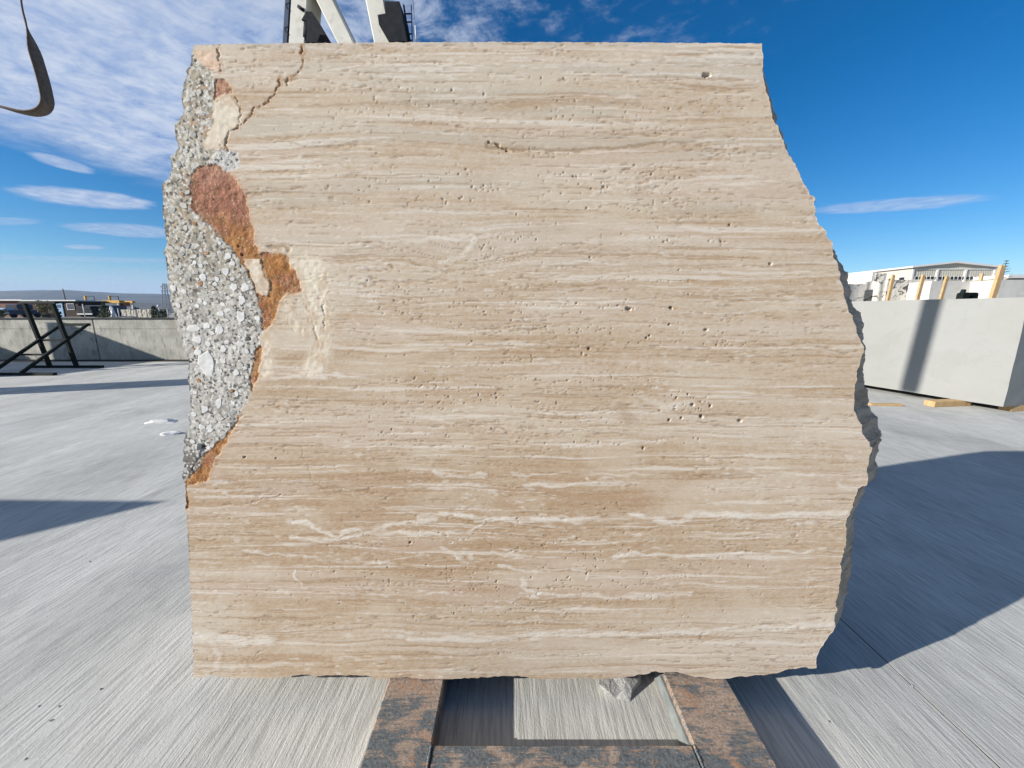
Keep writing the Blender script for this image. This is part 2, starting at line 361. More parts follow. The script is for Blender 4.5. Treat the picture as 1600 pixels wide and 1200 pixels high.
# ------------------------------------------------------------------ mesh helpers
def tag(o, label=None, cat=None, group=None, kind=None):
    if label: o['label'] = label
    if cat: o['category'] = cat
    if group: o['group'] = group
    if kind: o['kind'] = kind
    return o
def thing(name, base, label, cat, group=None):
    o = bpy.data.objects.new(name, None); COL.objects.link(o); o.location = base; o.empty_display_size = 0.2
    return tag(o, label, cat, group)
def root_of(p):
    while p.parent: p = p.parent
    return p
def link(name, me, mat, parent=None, smooth=False):
    if mat is not None and not me.materials: me.materials.append(mat)
    o = bpy.data.objects.new(name, me); COL.objects.link(o)
    if parent is not None: o.parent = parent
    if smooth: me.polygons.foreach_set('use_smooth', [True] * len(me.polygons))
    return o
def bm_obj(name, bm, mat, parent=None, smooth=False, center=None):
    """vertices are given in world coordinates; they are stored relative to the root of the thing"""
    off = Vector(center) if center is not None else (root_of(parent).location.copy() if parent is not None else Vector((0, 0, 0)))
    bmesh.ops.translate(bm, verts=bm.verts, vec=-off)
    bmesh.ops.recalc_face_normals(bm, faces=bm.faces)
    me = bpy.data.meshes.new(name); bm.to_mesh(me); bm.free()
    o = link(name, me, mat, parent, smooth)
    if center is not None and parent is None: o.location = off
    return o
def add_box(bm, c, size, rot=None, bev=0.0):
    r = bmesh.ops.create_cube(bm, size=1.0); vs = r['verts']
    bmesh.ops.scale(bm, verts=vs, vec=size)
    if bev > 0:
        es = list({e for v in vs for e in v.link_edges})
        b = bmesh.ops.bevel(bm, geom=es, offset=bev, segments=1, affect='EDGES')
        vs = list({v for f in b['faces'] for v in f.verts} | {v for v in vs if v.is_valid})
    mt = Matrix.Translation(Vector(c))
    if rot is not None: mt = mt @ (rot.to_4x4() if isinstance(rot, Matrix) else Euler(rot).to_matrix().to_4x4())
    bmesh.ops.transform(bm, matrix=mt, verts=vs)
    return vs
def box(name, c, size, mat, parent=None, rot=None, bev=0.0, smooth=False):
    bm = bmesh.new(); add_box(bm, c, size, rot, bev)
    return bm_obj(name, bm, mat, parent, smooth, None if parent is not None else c)
def bar_into(bm, p0, p1, w, h, bev=0.0, up=Vector((0, 0, 1))):
    p0, p1 = Vector(p0), Vector(p1); d = (p1 - p0); L = d.length; d.normalize()
    if abs(d.dot(up)) > 0.98: up = Vector((0, 1, 0))
    sx = d.cross(up).normalized(); uz = sx.cross(d).normalized()
    rot = Matrix((sx, d, uz)).transposed()
    add_box(bm, (p0 + p1) / 2, (w, L, h), rot, bev)
def bar(name, p0, p1, w, h, mat, parent=None, bev=0.0, up=Vector((0, 0, 1))):
    bm = bmesh.new(); bar_into(bm, p0, p1, w, h, bev, up)
    return bm_obj(name, bm, mat, parent, False, None if parent is not None else (Vector(p0) + Vector(p1)) / 2)
def prism(name, poly, axis_vec, mat, parent=None, center=None):
    """poly: list of 3D points, extruded along axis_vec"""
    bm = bmesh.new(); a = [bm.verts.new(p) for p in poly]; b_ = [bm.verts.new(Vector(p) + Vector(axis_vec)) for p in poly]
    bm.faces.new(a); bm.faces.new(b_[::-1]); n = len(poly)
    for i in range(n): bm.faces.new((a[i], b_[i], b_[(i + 1) % n], a[(i + 1) % n]))
    return bm_obj(name, bm, mat, parent, False, center)
def cyl_into(bm, p0, p1, r0, r1=None, seg=10):
    p0, p1 = Vector(p0), Vector(p1); r1 = r0 if r1 is None else r1
    d = p1 - p0; L = d.length
    r = bmesh.ops.create_cone(bm, cap_ends=True, segments=seg, radius1=r0, radius2=r1, depth=L)
    bmesh.ops.transform(bm, matrix=Matrix.Translation((p0 + p1) / 2) @ d.to_track_quat('Z', 'Y').to_matrix().to_4x4(), verts=r['verts'])
def cyl(name, p0, p1, r0, mat, parent=None, r1=None, seg=10):
    bm = bmesh.new(); cyl_into(bm, p0, p1, r0, r1, seg)
    return bm_obj(name, bm, mat, parent, True, None if parent is not None else p0)

# numpy value noise
def _hash(ix, iy, seed):
    h = (ix.astype(np.int64) * 374761393 + iy.astype(np.int64) * 668265263 + seed * 1442695041) & 0xFFFFFFFF
    h = ((h ^ (h >> 13)) * 1274126177) & 0xFFFFFFFF
    h = (h ^ (h >> 16)) & 0xFFFFFFFF
    return h.astype(np.float64) / 4294967295.0
def vnoise(x, y, seed=0):
    x = np.asarray(x, float); y = np.asarray(y, float)
    ix, iy = np.floor(x), np.floor(y); fx, fy = x - ix, y - iy
    fx = fx * fx * (3 - 2 * fx); fy = fy * fy * (3 - 2 * fy)
    a = _hash(ix, iy, seed); b = _hash(ix + 1, iy, seed); c = _hash(ix, iy + 1, seed); d = _hash(ix + 1, iy + 1, seed)
    return (a + (b - a) * fx) * (1 - fy) + (c + (d - c) * fx) * fy
def fbm(x, y, octv=4, seed=0, gain=0.5):
    s, a, t = 0.0, 1.0, 0.0
    for o in range(octv):
        s = s + a * vnoise(x * 2 ** o, y * 2 ** o, seed + 17 * o); t += a; a *= gain
    return s / t
def sstep(a, b, x):
    t = np.clip((x - a) / (b - a), 0, 1); return t * t * (3 - 2 * t)

def rough_block(name, c, size, mat, seed, amp=0.02, rotz=0.0, taper=(0, 0), n=10, label=None, cat='stone block', group=None):
    """a quarried block: box grid with broken, uneven faces"""
    bm = bmesh.new(); bmesh.ops.create_cube(bm, size=1.0)
    bmesh.ops.subdivide_edges(bm, edges=bm.edges[:], cuts=n, use_grid_fill=True)
    rnd = np.random.RandomState(seed)
    co = np.array([v.co[:] for v in bm.verts])
    dn = np.stack([fbm(co[:, 1] * 5 + seed + co[:, 0] * 3, co[:, 2] * 5 + 3.1 * k_ - co[:, 0] * 2, 4, seed + k_) - 0.5 for k_ in range(3)], 1)
    S = np.array(size)
    w = co * S
    w[:, 0] *= 1 + taper[0] * co[:, 2]; w[:, 1] *= 1 + taper[1] * co[:, 2]
    w += dn * amp * 2
    for v, q_ in zip(bm.verts, w): v.co = q_
    bmesh.ops.rotate(bm, verts=bm.verts, cent=(0, 0, 0), matrix=Matrix.Rotation(rotz, 3, 'Z'))
    bmesh.ops.translate(bm, verts=bm.verts, vec=(0, 0, size[2] / 2))
    me = bpy.data.meshes.new(name); bm.to_mesh(me); bm.free()
    o = link(name, me, mat); o.location = c
    return tag(o, label, cat, group)

# ------------------------------------------------------------------ the setting
def sheet(name, pts, mat, z=None):
    bm = bmesh.new(); bm.faces.new([bm.verts.new(p) for p in pts]); return tag(bm_obj(name, bm, mat), kind='structure')
sheet('ground', [(-6000, -3000, -0.16), (6000, -3000, -0.16), (6000, 7000, -0.16), (-6000, 7000, -0.16)], M['soil'])
yard = bpy.data.objects.new('concrete_yard', None); COL.objects.link(yard); tag(yard, kind='structure')
PW, PL, GAP = 12.0, 6.5, 0.006
def panel_mesh():
    bm = bmesh.new(); add_box(bm, (0, 0, -0.075), (PW - GAP, PL - GAP, 0.15), None, 0.0006)
    me = bpy.data.meshes.new('yard_slab'); bm.to_mesh(me); bm.free(); me.materials.append(M['ground']); return me
pm_ = panel_mesh()
for i in range(-4, 4):
    for j in range(-2, 8):
        x0 = 1.745 + i * PW + PW / 2; y0 = -0.4 + j * PL + PL / 2
        if y0 > 13.2 and x0 < -6: continue
        o = bpy.data.objects.new('yard_slab', pm_); COL.objects.link(o); o.parent = yard
        o.location = (x0, y0, 0.0)
jf = sheet('joint_filler', [(-45, -15, -0.0015), (50, -15, -0.0015), (50, 52, -0.0015), (-45, 52, -0.0015)], M['rail'])
jf.parent = yard

# raised land beyond the retaining wall, and the hills
WY = 13.1
bm = bmesh.new()
pts = [(-420, WY + 0.32, 1.05), (-2, WY + 0.32, 1.05), (-2, 30, 0.95), (-2, 260, 0.6), (-420, 260, 0.6), (-420, 30, 0.95)]
vs_ = [bm.verts.new(p) for p in pts]; bm.faces.new((vs_[0], vs_[1], vs_[2], vs_[5])); bm.faces.new((vs_[5], vs_[2], vs_[3], vs_[4]))
tag(bm_obj('terrain', bm, M['soil']), kind='structure')
def ridge(name, Y, skyline, depth, seed):
    xs = np.linspace(skyline[0][0], skyline[-1][0], 160); ys = np.interp(xs, [s[0] for s in skyline], [s[1] for s in skyline])
    ys = ys + (fbm(xs / 60, xs * 0 + seed, 5, seed) - 0.5) * 4
    top = [P(x, y, Y) for x, y in zip(xs, ys)]
    bm = bmesh.new(); rows = []
    for k_ in range(13):
        f = k_ / 12; row = []
        for i, t in enumerate(top):
            h = t.z * (math.sin(f * math.pi / 2) ** 1.15) + (fbm(i / 9.0, k_ / 2.5, 3, seed + 5) - 0.5) * t.z * 0.25 * (1 - f) * f * 3
            row.append(bm.verts.new((t.x * (1 - 0.25 * (1 - f)), Y - depth * (1 - f), h - (3 if k_ == 0 else 0))))
        rows.append(row)
    back = [bm.verts.new((t.x * 1.1, Y + depth, -3)) for t in top]; rows.append(back)
    for a, b_ in zip(rows, rows[1:]):
        for i in range(len(a) - 1): bm.faces.new((a[i], a[i + 1], b_[i + 1], b_[i]))
    return tag(bm_obj(name, bm, M['hill'], smooth=True), kind='structure')
ridge('hills', 2600, [(-700, 464), (-200, 462), (0, 457), (60, 454.5), (110, 454), (170, 457), (230, 461), (300, 463), (500, 468), (900, 474), (1300, 476), (1700, 474), (2300, 470)], 900, 3)
ridge('hills', 1100, [(-700, 474), (-100, 470), (0, 468), (80, 471), (160, 470), (260, 474), (500, 478), (1600, 480), (2300, 479)], 350, 9)

# retaining wall
wall = thing('concrete_wall', (-20, WY, 0), 'long low weathered concrete retaining wall behind the dark trestle', 'wall')
WH = 1.385
xs_ = [-44, -38.2, -32.4, -26.6, -20.6, P(150, 530, WY).x, -8.4, -2.6, 1.2]
for a, b_ in zip(xs_, xs_[1:]):
    if b_ < a: continue
    box('wall_panel', ((a + b_) / 2, WY + 0.15, 0.52), (b_ - a - 0.035, 0.30, 1.04), M['wall'], wall, None, 0.008)
    box('wall_panel', ((a + b_) / 2, WY + 0.153, 1.213), (b_ - a - 0.035, 0.30, 0.335), M['wall'], wall, None, 0.008)
box('wall_core', (-21, WY + 0.17, 0.68), (46, 0.2, 1.36), M['wall'], wall)
box('wall_cap', (-21, WY + 0.14, WH + 0.022), (46, 0.36, 0.036), M['rail'], wall, None, 0.004)

# ------------------------------------------------------------------ the travertine block
Y0 = 0.831 * H
ZB = 0.08 * H - 0.011
DEPTH = 0.775
blk = thing('travertine_block', (0, Y0 + 0.3, ZB), 'huge upright beige travertine block with sawn striped face, filling the middle', 'stone block')
OUT = [(303, 70), (345, 69), (470, 67.5), (640, 66), (800, 65.5), (1000, 66.5), (1190, 68), (1193, 90), (1191, 120), (1200, 150), (1207, 178), (1222, 213), (1230, 235),
       (1248, 268), (1258, 290), (1270, 310), (1273, 335), (1282, 352), (1300, 378), (1302, 400), (1310, 425), (1316, 450), (1325, 480), (1335, 500), (1343, 530), (1350, 548),
       (1346, 560), (1338, 578), (1337, 600), (1335, 640), (1345, 665), (1355, 690), (1363, 700), (1358, 720), (1353, 757), (1340, 763), (1333, 790), (1322, 820), (1322, 850),
       (1314, 880), (1313, 910), (1307, 940), (1306, 980), (1300, 988), (1288, 1005), (1277, 1028), (1275, 1043), (1240, 1050), (1210, 1055), (1180, 1056), (1150, 1060),
       (1120, 1061), (1085, 1057), (1068, 1052), (1045, 1050.5), (1025, 1050), (1012, 1053), (981, 1058), (932, 1062), (780, 1063), (690, 1062), (640, 1061.5), (620, 1060), (585, 1060),
       (578, 1056), (550, 1055), (510, 1055), (495, 1059), (460, 1059), (400, 1060), (335, 1060), (303, 1060), (301, 1000), (298, 930), (294, 850), (291, 790), (288, 750),
       (286, 715), (288, 695), (297, 660), (297, 600), (294, 570), (288, 540), (273, 505), (268, 480), (262, 440), (258, 380), (256, 340), (254, 310), (253, 290), (266, 278),
       (268, 260), (267, 246), (281, 232), (273, 210), (271, 194), (284, 182), (284, 160), (287, 136), (293, 120), (294, 104), (300, 82)]
def face_xz(pts):
    out = []
    for x, y in pts:
        p = P(x, y, Y0); out.append((p.x, max(p.z, ZB)))
    return np.array(out)
def resample(poly, step):
    res = []
    n = len(poly)
    for i in range(n):
        a, b_ = poly[i], poly[(i + 1) % n]; L = np.hypot(*(b_ - a)); k_ = max(1, int(round(L / step)))
        for j in range(k_): res.append(a + (b_ - a) * j / k_)
    return np.array(res)
outl = resample(face_xz(OUT), 0.006)
tn = np.roll(outl, -3, 0) - np.roll(outl, 3, 0); tn /= np.linalg.norm(tn, axis=1)[:, None] + 1e-9
nrm = np.stack([tn[:, 1], -tn[:, 0]], 1) * -1.0
idx = np.arange(len(outl))
topness = sstep(2.34, 2.38, outl[:, 1])
jag = (fbm(outl[:, 0] * 38 + 3, outl[:, 1] * 38, 4, 5, 0.6) - 0.5) * 0.022 * (1 - topness) * np.where(outl[:, 1] < ZB + 0.03, 0.3, 1.0)
lower_left = (outl[:, 0] < -1.0) & (outl[:, 1] < 0.85)
jag = np.where(lower_left, jag * 0.25, jag)
jag += (fbm(outl[:, 0] * 150, outl[:, 1] * 150, 2, 8) - 0.5) * 0.004
outl = outl + nrm * jag[:, None]
low_ = outl[:, 1] < ZB + 0.05
outl[:, 1] = np.where(low_, outl[:, 1] + 0.016 * sstep(0.35, 0.75, fbm(outl[:, 0] * 7, outl[:, 0] * 0, 4, 115, 0.6)), outl[:, 1])
outl[:, 1] = np.maximum(outl[:, 1], ZB)

def inside(px_, py_, poly):
    r = np.zeros(px_.shape, bool); n = len(poly)
    for i in range(n):
        x1, y1 = poly[i]; x2, y2 = poly[(i + 1) % n]
        if y1 == y2: continue
        cnd = (y1 > py_) != (y2 > py_)
        r ^= cnd & (px_ < (x2 - x1) * (py_ - y1) / (y2 - y1) + x1)
    return r
GS = 0.0031
gx = np.arange(outl[:, 0].min() - GS, outl[:, 0].max() + 2 * GS, GS); gz = np.arange(outl[:, 1].min() - GS, outl[:, 1].max() + 2 * GS, GS)
NX, NZ = len(gx), len(gz)
X, Z = np.meshgrid(gx, gz)                       # [NZ, NX]
dd = Y0 * CP - (Z - H) * SP; uu = Y0 * SP + (Z - H) * CP
U = 800 + FPX * X / dd; V = 600 - FPX * uu / dd   # survey coordinates of the face
FULL = OUT
# --- inclusions, in survey coordinates
wu = U + (fbm(U / 9, V / 9, 3, 21) - 0.5) * 9; wv = V + (fbm(U / 9, V / 9, 3, 22) - 0.5) * 9
def soft(seedpoly): return inside(wu, wv, seedpoly)
CONG = [(240, 60), (300, 90), (318, 100), (328, 110), (332, 120), (333, 172), (334, 192), (320, 216), (318, 232), (336, 234), (372, 238), (374, 262), (350, 268), (326, 256), (308, 260), (298, 276), (297, 310),
        (301, 330), (318, 345), (330, 357), (345, 372), (362, 388), (372, 402), (380, 415), (390, 435), (400, 462), (408, 490), (411, 512), (405, 535), (398, 547), (392, 575), (392, 600), (386, 625),
        (375, 645), (362, 668), (345, 690), (330, 700), (318, 715), (308, 735), (295, 745), (280, 752), (240, 752)]
OCH1 = [(298, 276), (306, 262), (322, 257), (342, 258), (362, 275), (375, 288), (383, 310), (384, 322), (392, 345), (398, 380), (404, 395), (420, 396), (440, 398), (452, 402), (449, 412), (462, 424), (468, 440), (470, 455),
        (462, 458), (445, 462), (438, 468), (432, 485), (425, 505), (415, 515), (408, 516), (408, 490), (400, 462), (390, 435), (380, 415), (372, 402), (362, 388), (345, 372), (330, 357), (318, 345), (301, 330), (297, 310)]
CLAST = [(380, 407), (404, 404), (413, 425), (421, 450), (418, 461), (404, 462), (398, 450), (390, 428)]
OCH2 = [(405, 537), (410, 545), (407, 575), (400, 600), (394, 612), (392, 600), (393, 575), (398, 547)]
OCH3 = [(378, 650), (364, 672), (355, 692), (346, 705), (335, 715), (329, 735), (322, 752), (305, 755), (292, 760), (296, 796), (288, 796), (288, 752), (296, 744), (308, 734), (318, 714), (330, 699), (345, 689), (362, 667), (372, 648)]
OCH4 = [(334, 126), (348, 122), (357, 130), (363, 145), (350, 146), (335, 156)]
PALE = [[(449, 406), (475, 399), (496, 402), (508, 416), (512, 440), (513, 470), (517, 520), (512, 560), (503, 584), (485, 588), (466, 584), (484, 560), (493, 530), (478, 500), (474, 462), (470, 440), (462, 424), (450, 412)],
        [(443, 470), (458, 470), (470, 505), (476, 528), (464, 520), (450, 508)],
        [(408, 520), (421, 522), (422, 550), (427, 575), (420, 592), (408, 590), (408, 570), (411, 545)],
        [(335, 155), (360, 150), (372, 165), (378, 190), (360, 205), (346, 226), (340, 233), (318, 233), (320, 216), (334, 192)],
        [(304, 76), (338, 76), (345, 100), (340, 112), (328, 108), (306, 98)]]
m_c = soft(CONG); m_o = soft(OCH1) & ~inside(wu, wv, CLAST)
m_o |= soft(OCH2) | soft(OCH3) | soft(OCH4); m_c &= ~m_o
m_p = np.zeros_like(m_c)
for q_ in PALE: m_p |= soft(q_)
m_p |= inside(wu, wv, CLAST); m_p &= ~(m_c | m_o)

def polydist(pts, rad):
    """distance to a polyline, and how far along it; only near it"""
    D = np.full(U.shape, 1e9)
    for (x1, y1), (x2, y2) in zip(pts, pts[1:]):
        bx = (U > min(x1, x2) - rad) & (U < max(x1, x2) + rad) & (V > min(y1, y2) - rad) & (V < max(y1, y2) + rad)
        if not bx.any(): continue
        a = wu2[bx] - x1; b_ = wv2[bx] - y1; L2 = (x2 - x1) ** 2 + (y2 - y1) ** 2 + 1e-9
        t = np.clip((a * (x2 - x1) + b_ * (y2 - y1)) / L2, 0, 1)
        D[bx] = np.minimum(D[bx], np.hypot(a - t * (x2 - x1), b_ - t * (y2 - y1)))
    return D
wu2 = U + (fbm(U / 12, V / 6, 3, 31) - 0.5) * 9; wv2 = V + (fbm(U / 22, V / 9, 5, 32, 0.6) - 0.5) * 15

# --- colour of the stone (surface colour only; light and shade come from relief)
def C(r, gg, b): return np.array(srgb(r, gg, b))
CREAM, TAN, BROWN, WHITE, PINK, GREYB = C(196, 182, 164), C(180, 158, 132), C(164, 134, 102), C(213, 204, 191), C(194, 176, 159), C(180, 171, 155)
warp = (fbm(U / 300, V / 130, 4, 41) - 0.5) * 26 + (fbm(U / 60, V / 22, 4, 42) - 0.5) * 9
arch = 9 * np.exp(-((U - 600) / 130) ** 2 - ((V - 215) / 40) ** 2) - 14 * np.exp(-((U - 735) / 60) ** 2 - ((V - 395) / 40) ** 2)
Wv = V + warp * sstep(0, 1, 0.35 + 0.65 * fbm(U / 400, V / 200, 2, 43)) + arch
b1 = fbm(U / 520, Wv / 40, 3, 51); b2 = fbm(U / 420, Wv / 9.5, 4, 52, 0.62); b3 = fbm(U / 210, Wv / 3.6, 4, 53, 0.68); b4 = fbm(U / 45, Wv / 2.0, 3, 54, 0.6)
rows_y = [60, 90, 120, 140, 160, 175, 200, 222, 232, 245, 280, 320, 360, 400, 440, 480, 520, 555, 590, 620, 660, 690, 710, 730, 760, 790, 806, 822, 840, 880, 920, 945, 970, 995, 1010, 1030, 1065]
rows_t = [.16, .10, .12, .34, .62, .55, .50, .62, .66, .34, .32, .38, .30, .36, .36, .42, .46, .60, .62, .56, .36, .38, .50, .60, .80, .80, .56, .68, .80, .84, .74, .54, .38, .44, .32, .50, .56]
prof = np.interp(Wv, rows_y, rows_t)
left_warm = np.exp(-((U - 640) / 330) ** 2 - ((V - 850) / 120) ** 2) * 0.24 + np.exp(-((U - 640) / 220) ** 2 - ((V - 555) / 55) ** 2) * 0.13
right_pale = sstep(900, 1300, U) * sstep(500, 800, V) * 0.26 + sstep(420, 300, U) * sstep(760, 850, V) * 0.30
b5 = vnoise(U / 95, Wv / 1.9, 55) - 0.5; b6 = fbm(U / 7, V / 4, 3, 56) - 0.5
t = prof + b5 * 0.20 + b6 * 0.42 + (vnoise(U / 2.4, V / 1.9, 57) - 0.5) * 0.30 + left_warm - right_pale + (b1 - .5) * 0.62 + (b2 - .5) * 0.78 + (b3 - .5) * 0.60 + (b4 - .5) * 0.36
t = np.clip(t, 0, 1.15)[..., None]
col = CREAM * (1 - np.clip(t / 0.55, 0, 1)) + TAN * np.clip(t / 0.55, 0, 1)
col = col * (1 - np.clip((t - 0.55) / 0.5, 0, 1)) + BROWN * np.clip((t - 0.55) / 0.5, 0, 1)
def blend(c0, c1, m): return c0 * (1 - m[..., None]) + c1 * m[..., None]
pk = sstep(0.5, 0.68, fbm(U / 300, Wv / 40, 3, 61)) * 0.45; col = blend(col, PINK, pk)
gb = sstep(0.42, 0.66, fbm(U / 230, Wv / 22, 3, 62)) * 0.6 * sstep(520, 200, V); col = blend(col, GREYB, gb)
gb2 = sstep(0.55, 0.7, fbm(U / 120, V / 60, 3, 63)) * 0.35; col = blend(col, C(200, 186, 165), gb2)
relief = np.zeros(U.shape)                       # metres, positive = out of the face
# thin light and dark seams that follow the bedding
s1 = fbm(U / 230, Wv / 4.6, 4, 64, 0.66); sm_ = sstep(0.62, 0.71, s1); col = blend(col, WHITE, sm_ * 0.62)
s2 = fbm(U / 220, Wv / 4.0, 4, 65, 0.66); sd_ = sstep(0.64, 0.72, s2); col = blend(col, C(150, 118, 84), sd_ * 0.55)
relief -= sd_ * 0.0008
s3 = np.abs(fbm(U / 240, Wv / 16, 4, 66, 0.55) - 0.5); ln = sstep(0.012, 0.0, s3) * sstep(0.45, 0.6, fbm(U / 80, V / 40, 3, 67)); col = blend(col, C(128, 100, 74), ln * 0.50)
relief -= ln * 0.0016
fl = sstep(0.66, 0.76, fbm(U / 16, Wv / 3.2, 3, 68, 0.6)) * sstep(0.40, 0.6, fbm(U / 140, V / 50, 3, 69)); col = blend(col, WHITE, fl * 0.55)
fd = sstep(0.67, 0.76, fbm(U / 20, Wv / 2.6, 3, 74, 0.6)) * sstep(0.42, 0.6, fbm(U / 150, V / 40, 3, 75)); col = blend(col, C(134, 108, 80), fd * 0.55); relief -= fd * 0.0012
# named white veins
VE = [([(452, 815), (475, 812), (495, 826), (520, 838), (560, 828), (600, 822), (640, 815), (680, 812)], 7, .85), ([(455, 840), (500, 845), (540, 842), (580, 834), (640, 832), (690, 836)], 5, .8),
      ([(655, 806), (720, 806), (800, 814), (880, 812), (1000, 806), (1030, 812), (1060, 818), (1085, 803), (1160, 806), (1322, 800)], 8, .9), ([(700, 832), (735, 830), (760, 812)], 5, .8),
      ([(380, 860), (460, 868), (520, 875), (600, 878)], 4, .65), ([(570, 880), (620, 874), (670, 868)], 3.5, .6), ([(460, 890), (462, 905), (475, 918), (490, 915)], 4, .85),
      ([(400, 926), (500, 924), (620, 930), (700, 928)], 3.5, .65), ([(770, 860), (790, 870), (800, 862)], 4, .8), ([(690, 860), (710, 868), (728, 878)], 5, .7), ([(780, 885), (840, 893), (915, 890), (918, 905)], 4, .7),
      ([(815, 905), (822, 920), (845, 930)], 7, .75), ([(825, 932), (900, 928), (960, 932), (1080, 928)], 6, .7), ([(300, 995), (360, 998), (420, 1000)], 15, .75), ([(640, 1000), (800, 997), (900, 990), (1000, 990), (1310, 975)], 8, .75),
      ([(600, 985), (700, 990), (780, 992)], 4, .5), ([(960, 868), (1010, 866), (1060, 868), (1160, 866)], 5, .75), ([(1205, 862), (1250, 862), (1290, 857)], 4, .7), ([(820, 758), (870, 760), (930, 752), (960, 748), (975, 760)], 4, .75),
      ([(915, 745), (935, 755)], 3, .7), ([(800, 742), (900, 738), (1020, 742)], 4, .6), ([(680, 738), (695, 748), (720, 746), (760, 742)], 6, .7), ([(400, 590), (470, 592), (520, 588), (570, 590)], 6, .75),
      ([(600, 380), (700, 372), (760, 368), (800, 362)], 6, .5), ([(690, 410), (720, 402), (735, 385), (740, 372)], 7, .55), ([(560, 418), (620, 412), (700, 420)], 4, .5), ([(920, 305), (960, 292), (1000, 288), (1100, 280)], 4, .6),
      ([(440, 225), (500, 222), (560, 218), (620, 215)], 3, .5), ([(880, 700), (980, 692), (1040, 690)], 5, .55), ([(1150, 735), (1280, 740)], 3, .5), ([(1310, 758), (1340, 765)], 9, .6), ([(520, 1030), (600, 1030), (690, 1027)], 4, .55),
      ([(330, 1005), (345, 1025), (336, 1048), (320, 1052)], 7, .5), ([(310, 1040), (420, 1038), (470, 1040)], 5, .5), ([(425, 410), (520, 408), (600, 404)], 3, .4), ([(1000, 615), (1040, 640), (1080, 628)], 9, .45), ([(850, 432), (950, 428), (1050, 425)], 3, .5),
      ([(925, 375), (1000, 372), (1120, 378)], 8, .4), ([(500, 112), (560, 104), (640, 102)], 3, .6), ([(900, 100), (1020, 97), (1100, 92)], 5, .45), ([(350, 770), (395, 785), (440, 772)], 3, .5)]
NZ1 = fbm(U / 15, V / 5, 4, 71, 0.6); NZ2 = 0.4 + 0.6 * sstep(0.36, 0.56, fbm(U / 34, Wv / 4.5, 4, 72, 0.6))
for pts, w_, a_ in VE:
    D = polydist(pts, w_ * 2 + 14); nz_ = NZ1
    mk = sstep(w_ * (0.1 + nz_ * 1.5), w_ * 0.1, D) * a_ * NZ2; col = blend(col, WHITE, mk)
    rim = sstep(w_ * 1.7, w_ * 0.9, D) * (1 - sstep(w_ * 0.9, w_ * .5, D)) * 0.22; col = blend(col, BROWN, rim)
    relief += mk * 0.0006
DK = [([(760, 228), (820, 234), (900, 236), (1000, 228), (1040, 222)], 4, .6, .0010), ([(1040, 226), (1090, 222)], 4, .5, .001), ([(930, 210), (1060, 208)], 2.5, .45, .001), ([(400, 180), (520, 182)], 4, .3, 0), ([(560, 445), (700, 438)], 3, .3, .0008),
      ([(765, 222), (783, 228), (797, 236)], 1.5, .8, .006), ([(470, 165), (560, 162), (700, 160), (800, 165)], 4, .4, 0), ([(800, 160), (900, 158), (1000, 160)], 6, .35, 0), ([(430, 222), (500, 231), (560, 226)], 2, .45, .001), ([(620, 790), (560, 782), (490, 756), (474, 715), (470, 700)], 1.3, .4, .0006),
      ([(385, 785), (440, 775)], 2, .6, .002), ([(480, 760), (590, 768)], 1.6, .4, .001), ([(700, 812), (860, 826), (1000, 828), (1050, 822)], 2, .35, .001), ([(640, 408), (700, 424), (745, 420)], 2, .4, .001), ([(420, 388), (445, 384), (450, 390)], 4, .5, .003), ([(545, 392), (600, 384)], 2, .3, .001), ([(970, 640), (985, 655)], 14, .35, 0), ([(860, 475), (1000, 478), (1060, 482)], 2, .3, .001)]
for pts, w_, a_, dep in DK:
    D = polydist(pts, w_ * 2 + 12); mk = sstep(w_, w_ * 0.2, D)
    col = blend(col, C(132, 100, 62), mk * a_); relief -= mk * dep
# the open crack at the upper left, and its branches
CR = [([(472, 74), (473, 90), (472, 108), (466, 118), (452, 124), (446, 134)], 1.5, .010), ([(437, 126), (430, 146), (424, 154), (412, 162), (396, 172), (388, 184), (380, 192), (372, 200)], 1.9, .014), ([(472, 73), (472, 80)], 2.6, .03),
      ([(372, 200), (360, 208), (353, 218), (352, 230), (356, 240)], 2.4, .012), ([(342, 218), (345, 232), (354, 240)], 1.3, .008), ([(366, 152), (374, 166), (377, 180), (372, 198)], 1.6, .008), ([(340, 78), (343, 92), (344, 112)], 3.0, .010), ([(437, 125), (436, 132)], 2.5, .03),
      ([(356, 240), (374, 244)], 1.6, .008), ([(505, 470), (508, 508), (506, 515)], 2.0, .008), ([(480, 480), (490, 510), (495, 530)], 3.0, .004), ([(300, 736), (316, 706), (325, 700)], 3.0, .012)]
for pts, w_, dep in CR:
    D = polydist(pts, w_ * 2 + 12); w2 = w_ * (0.05 + 0.95 * fbm(U / 8, V / 8, 2, 77))
    mk = sstep(w2 * 0.8, w2 * 0.2, D); relief -= mk * min(dep * 0.4, 0.007)
    col = blend(col, C(150, 108, 66), sstep(w_ * 2.6, w_, D) * 0.6)
# inclusions
cong_tone = blend(np.broadcast_to(C(174, 164, 144), col.shape).copy(), C(188, 183, 174), sstep(380, 520, V) * 0.9)
cong_tone = blend(cong_tone, C(172, 132, 98), sstep(0.58, 0.7, fbm(U / 16, V / 16, 3, 81)) * 0.55 * sstep(420, 300, V))
cong_tone = blend(cong_tone, C(128, 120, 110), sstep(0.55, 0.7, fbm(U / 22, V / 22, 3, 82)) * 0.5)
cong_tone = blend(cong_tone, C(198, 197, 194), inside(wu, wv, [(336, 234), (372, 238), (374, 264), (345, 268), (326, 256)]).astype(float) * 0.7)
cong_tone = blend(cong_tone, C(106, 98, 90), sstep(690, 712, V) * 0.85)
col = np.where(m_c[..., None], cong_tone, col)
och = blend(np.broadcast_to(C(156, 108, 86), col.shape).copy(), C(160, 108, 58), sstep(320, 400, V + (fbm(U / 20, V / 20, 3, 83) - .5) * 60))
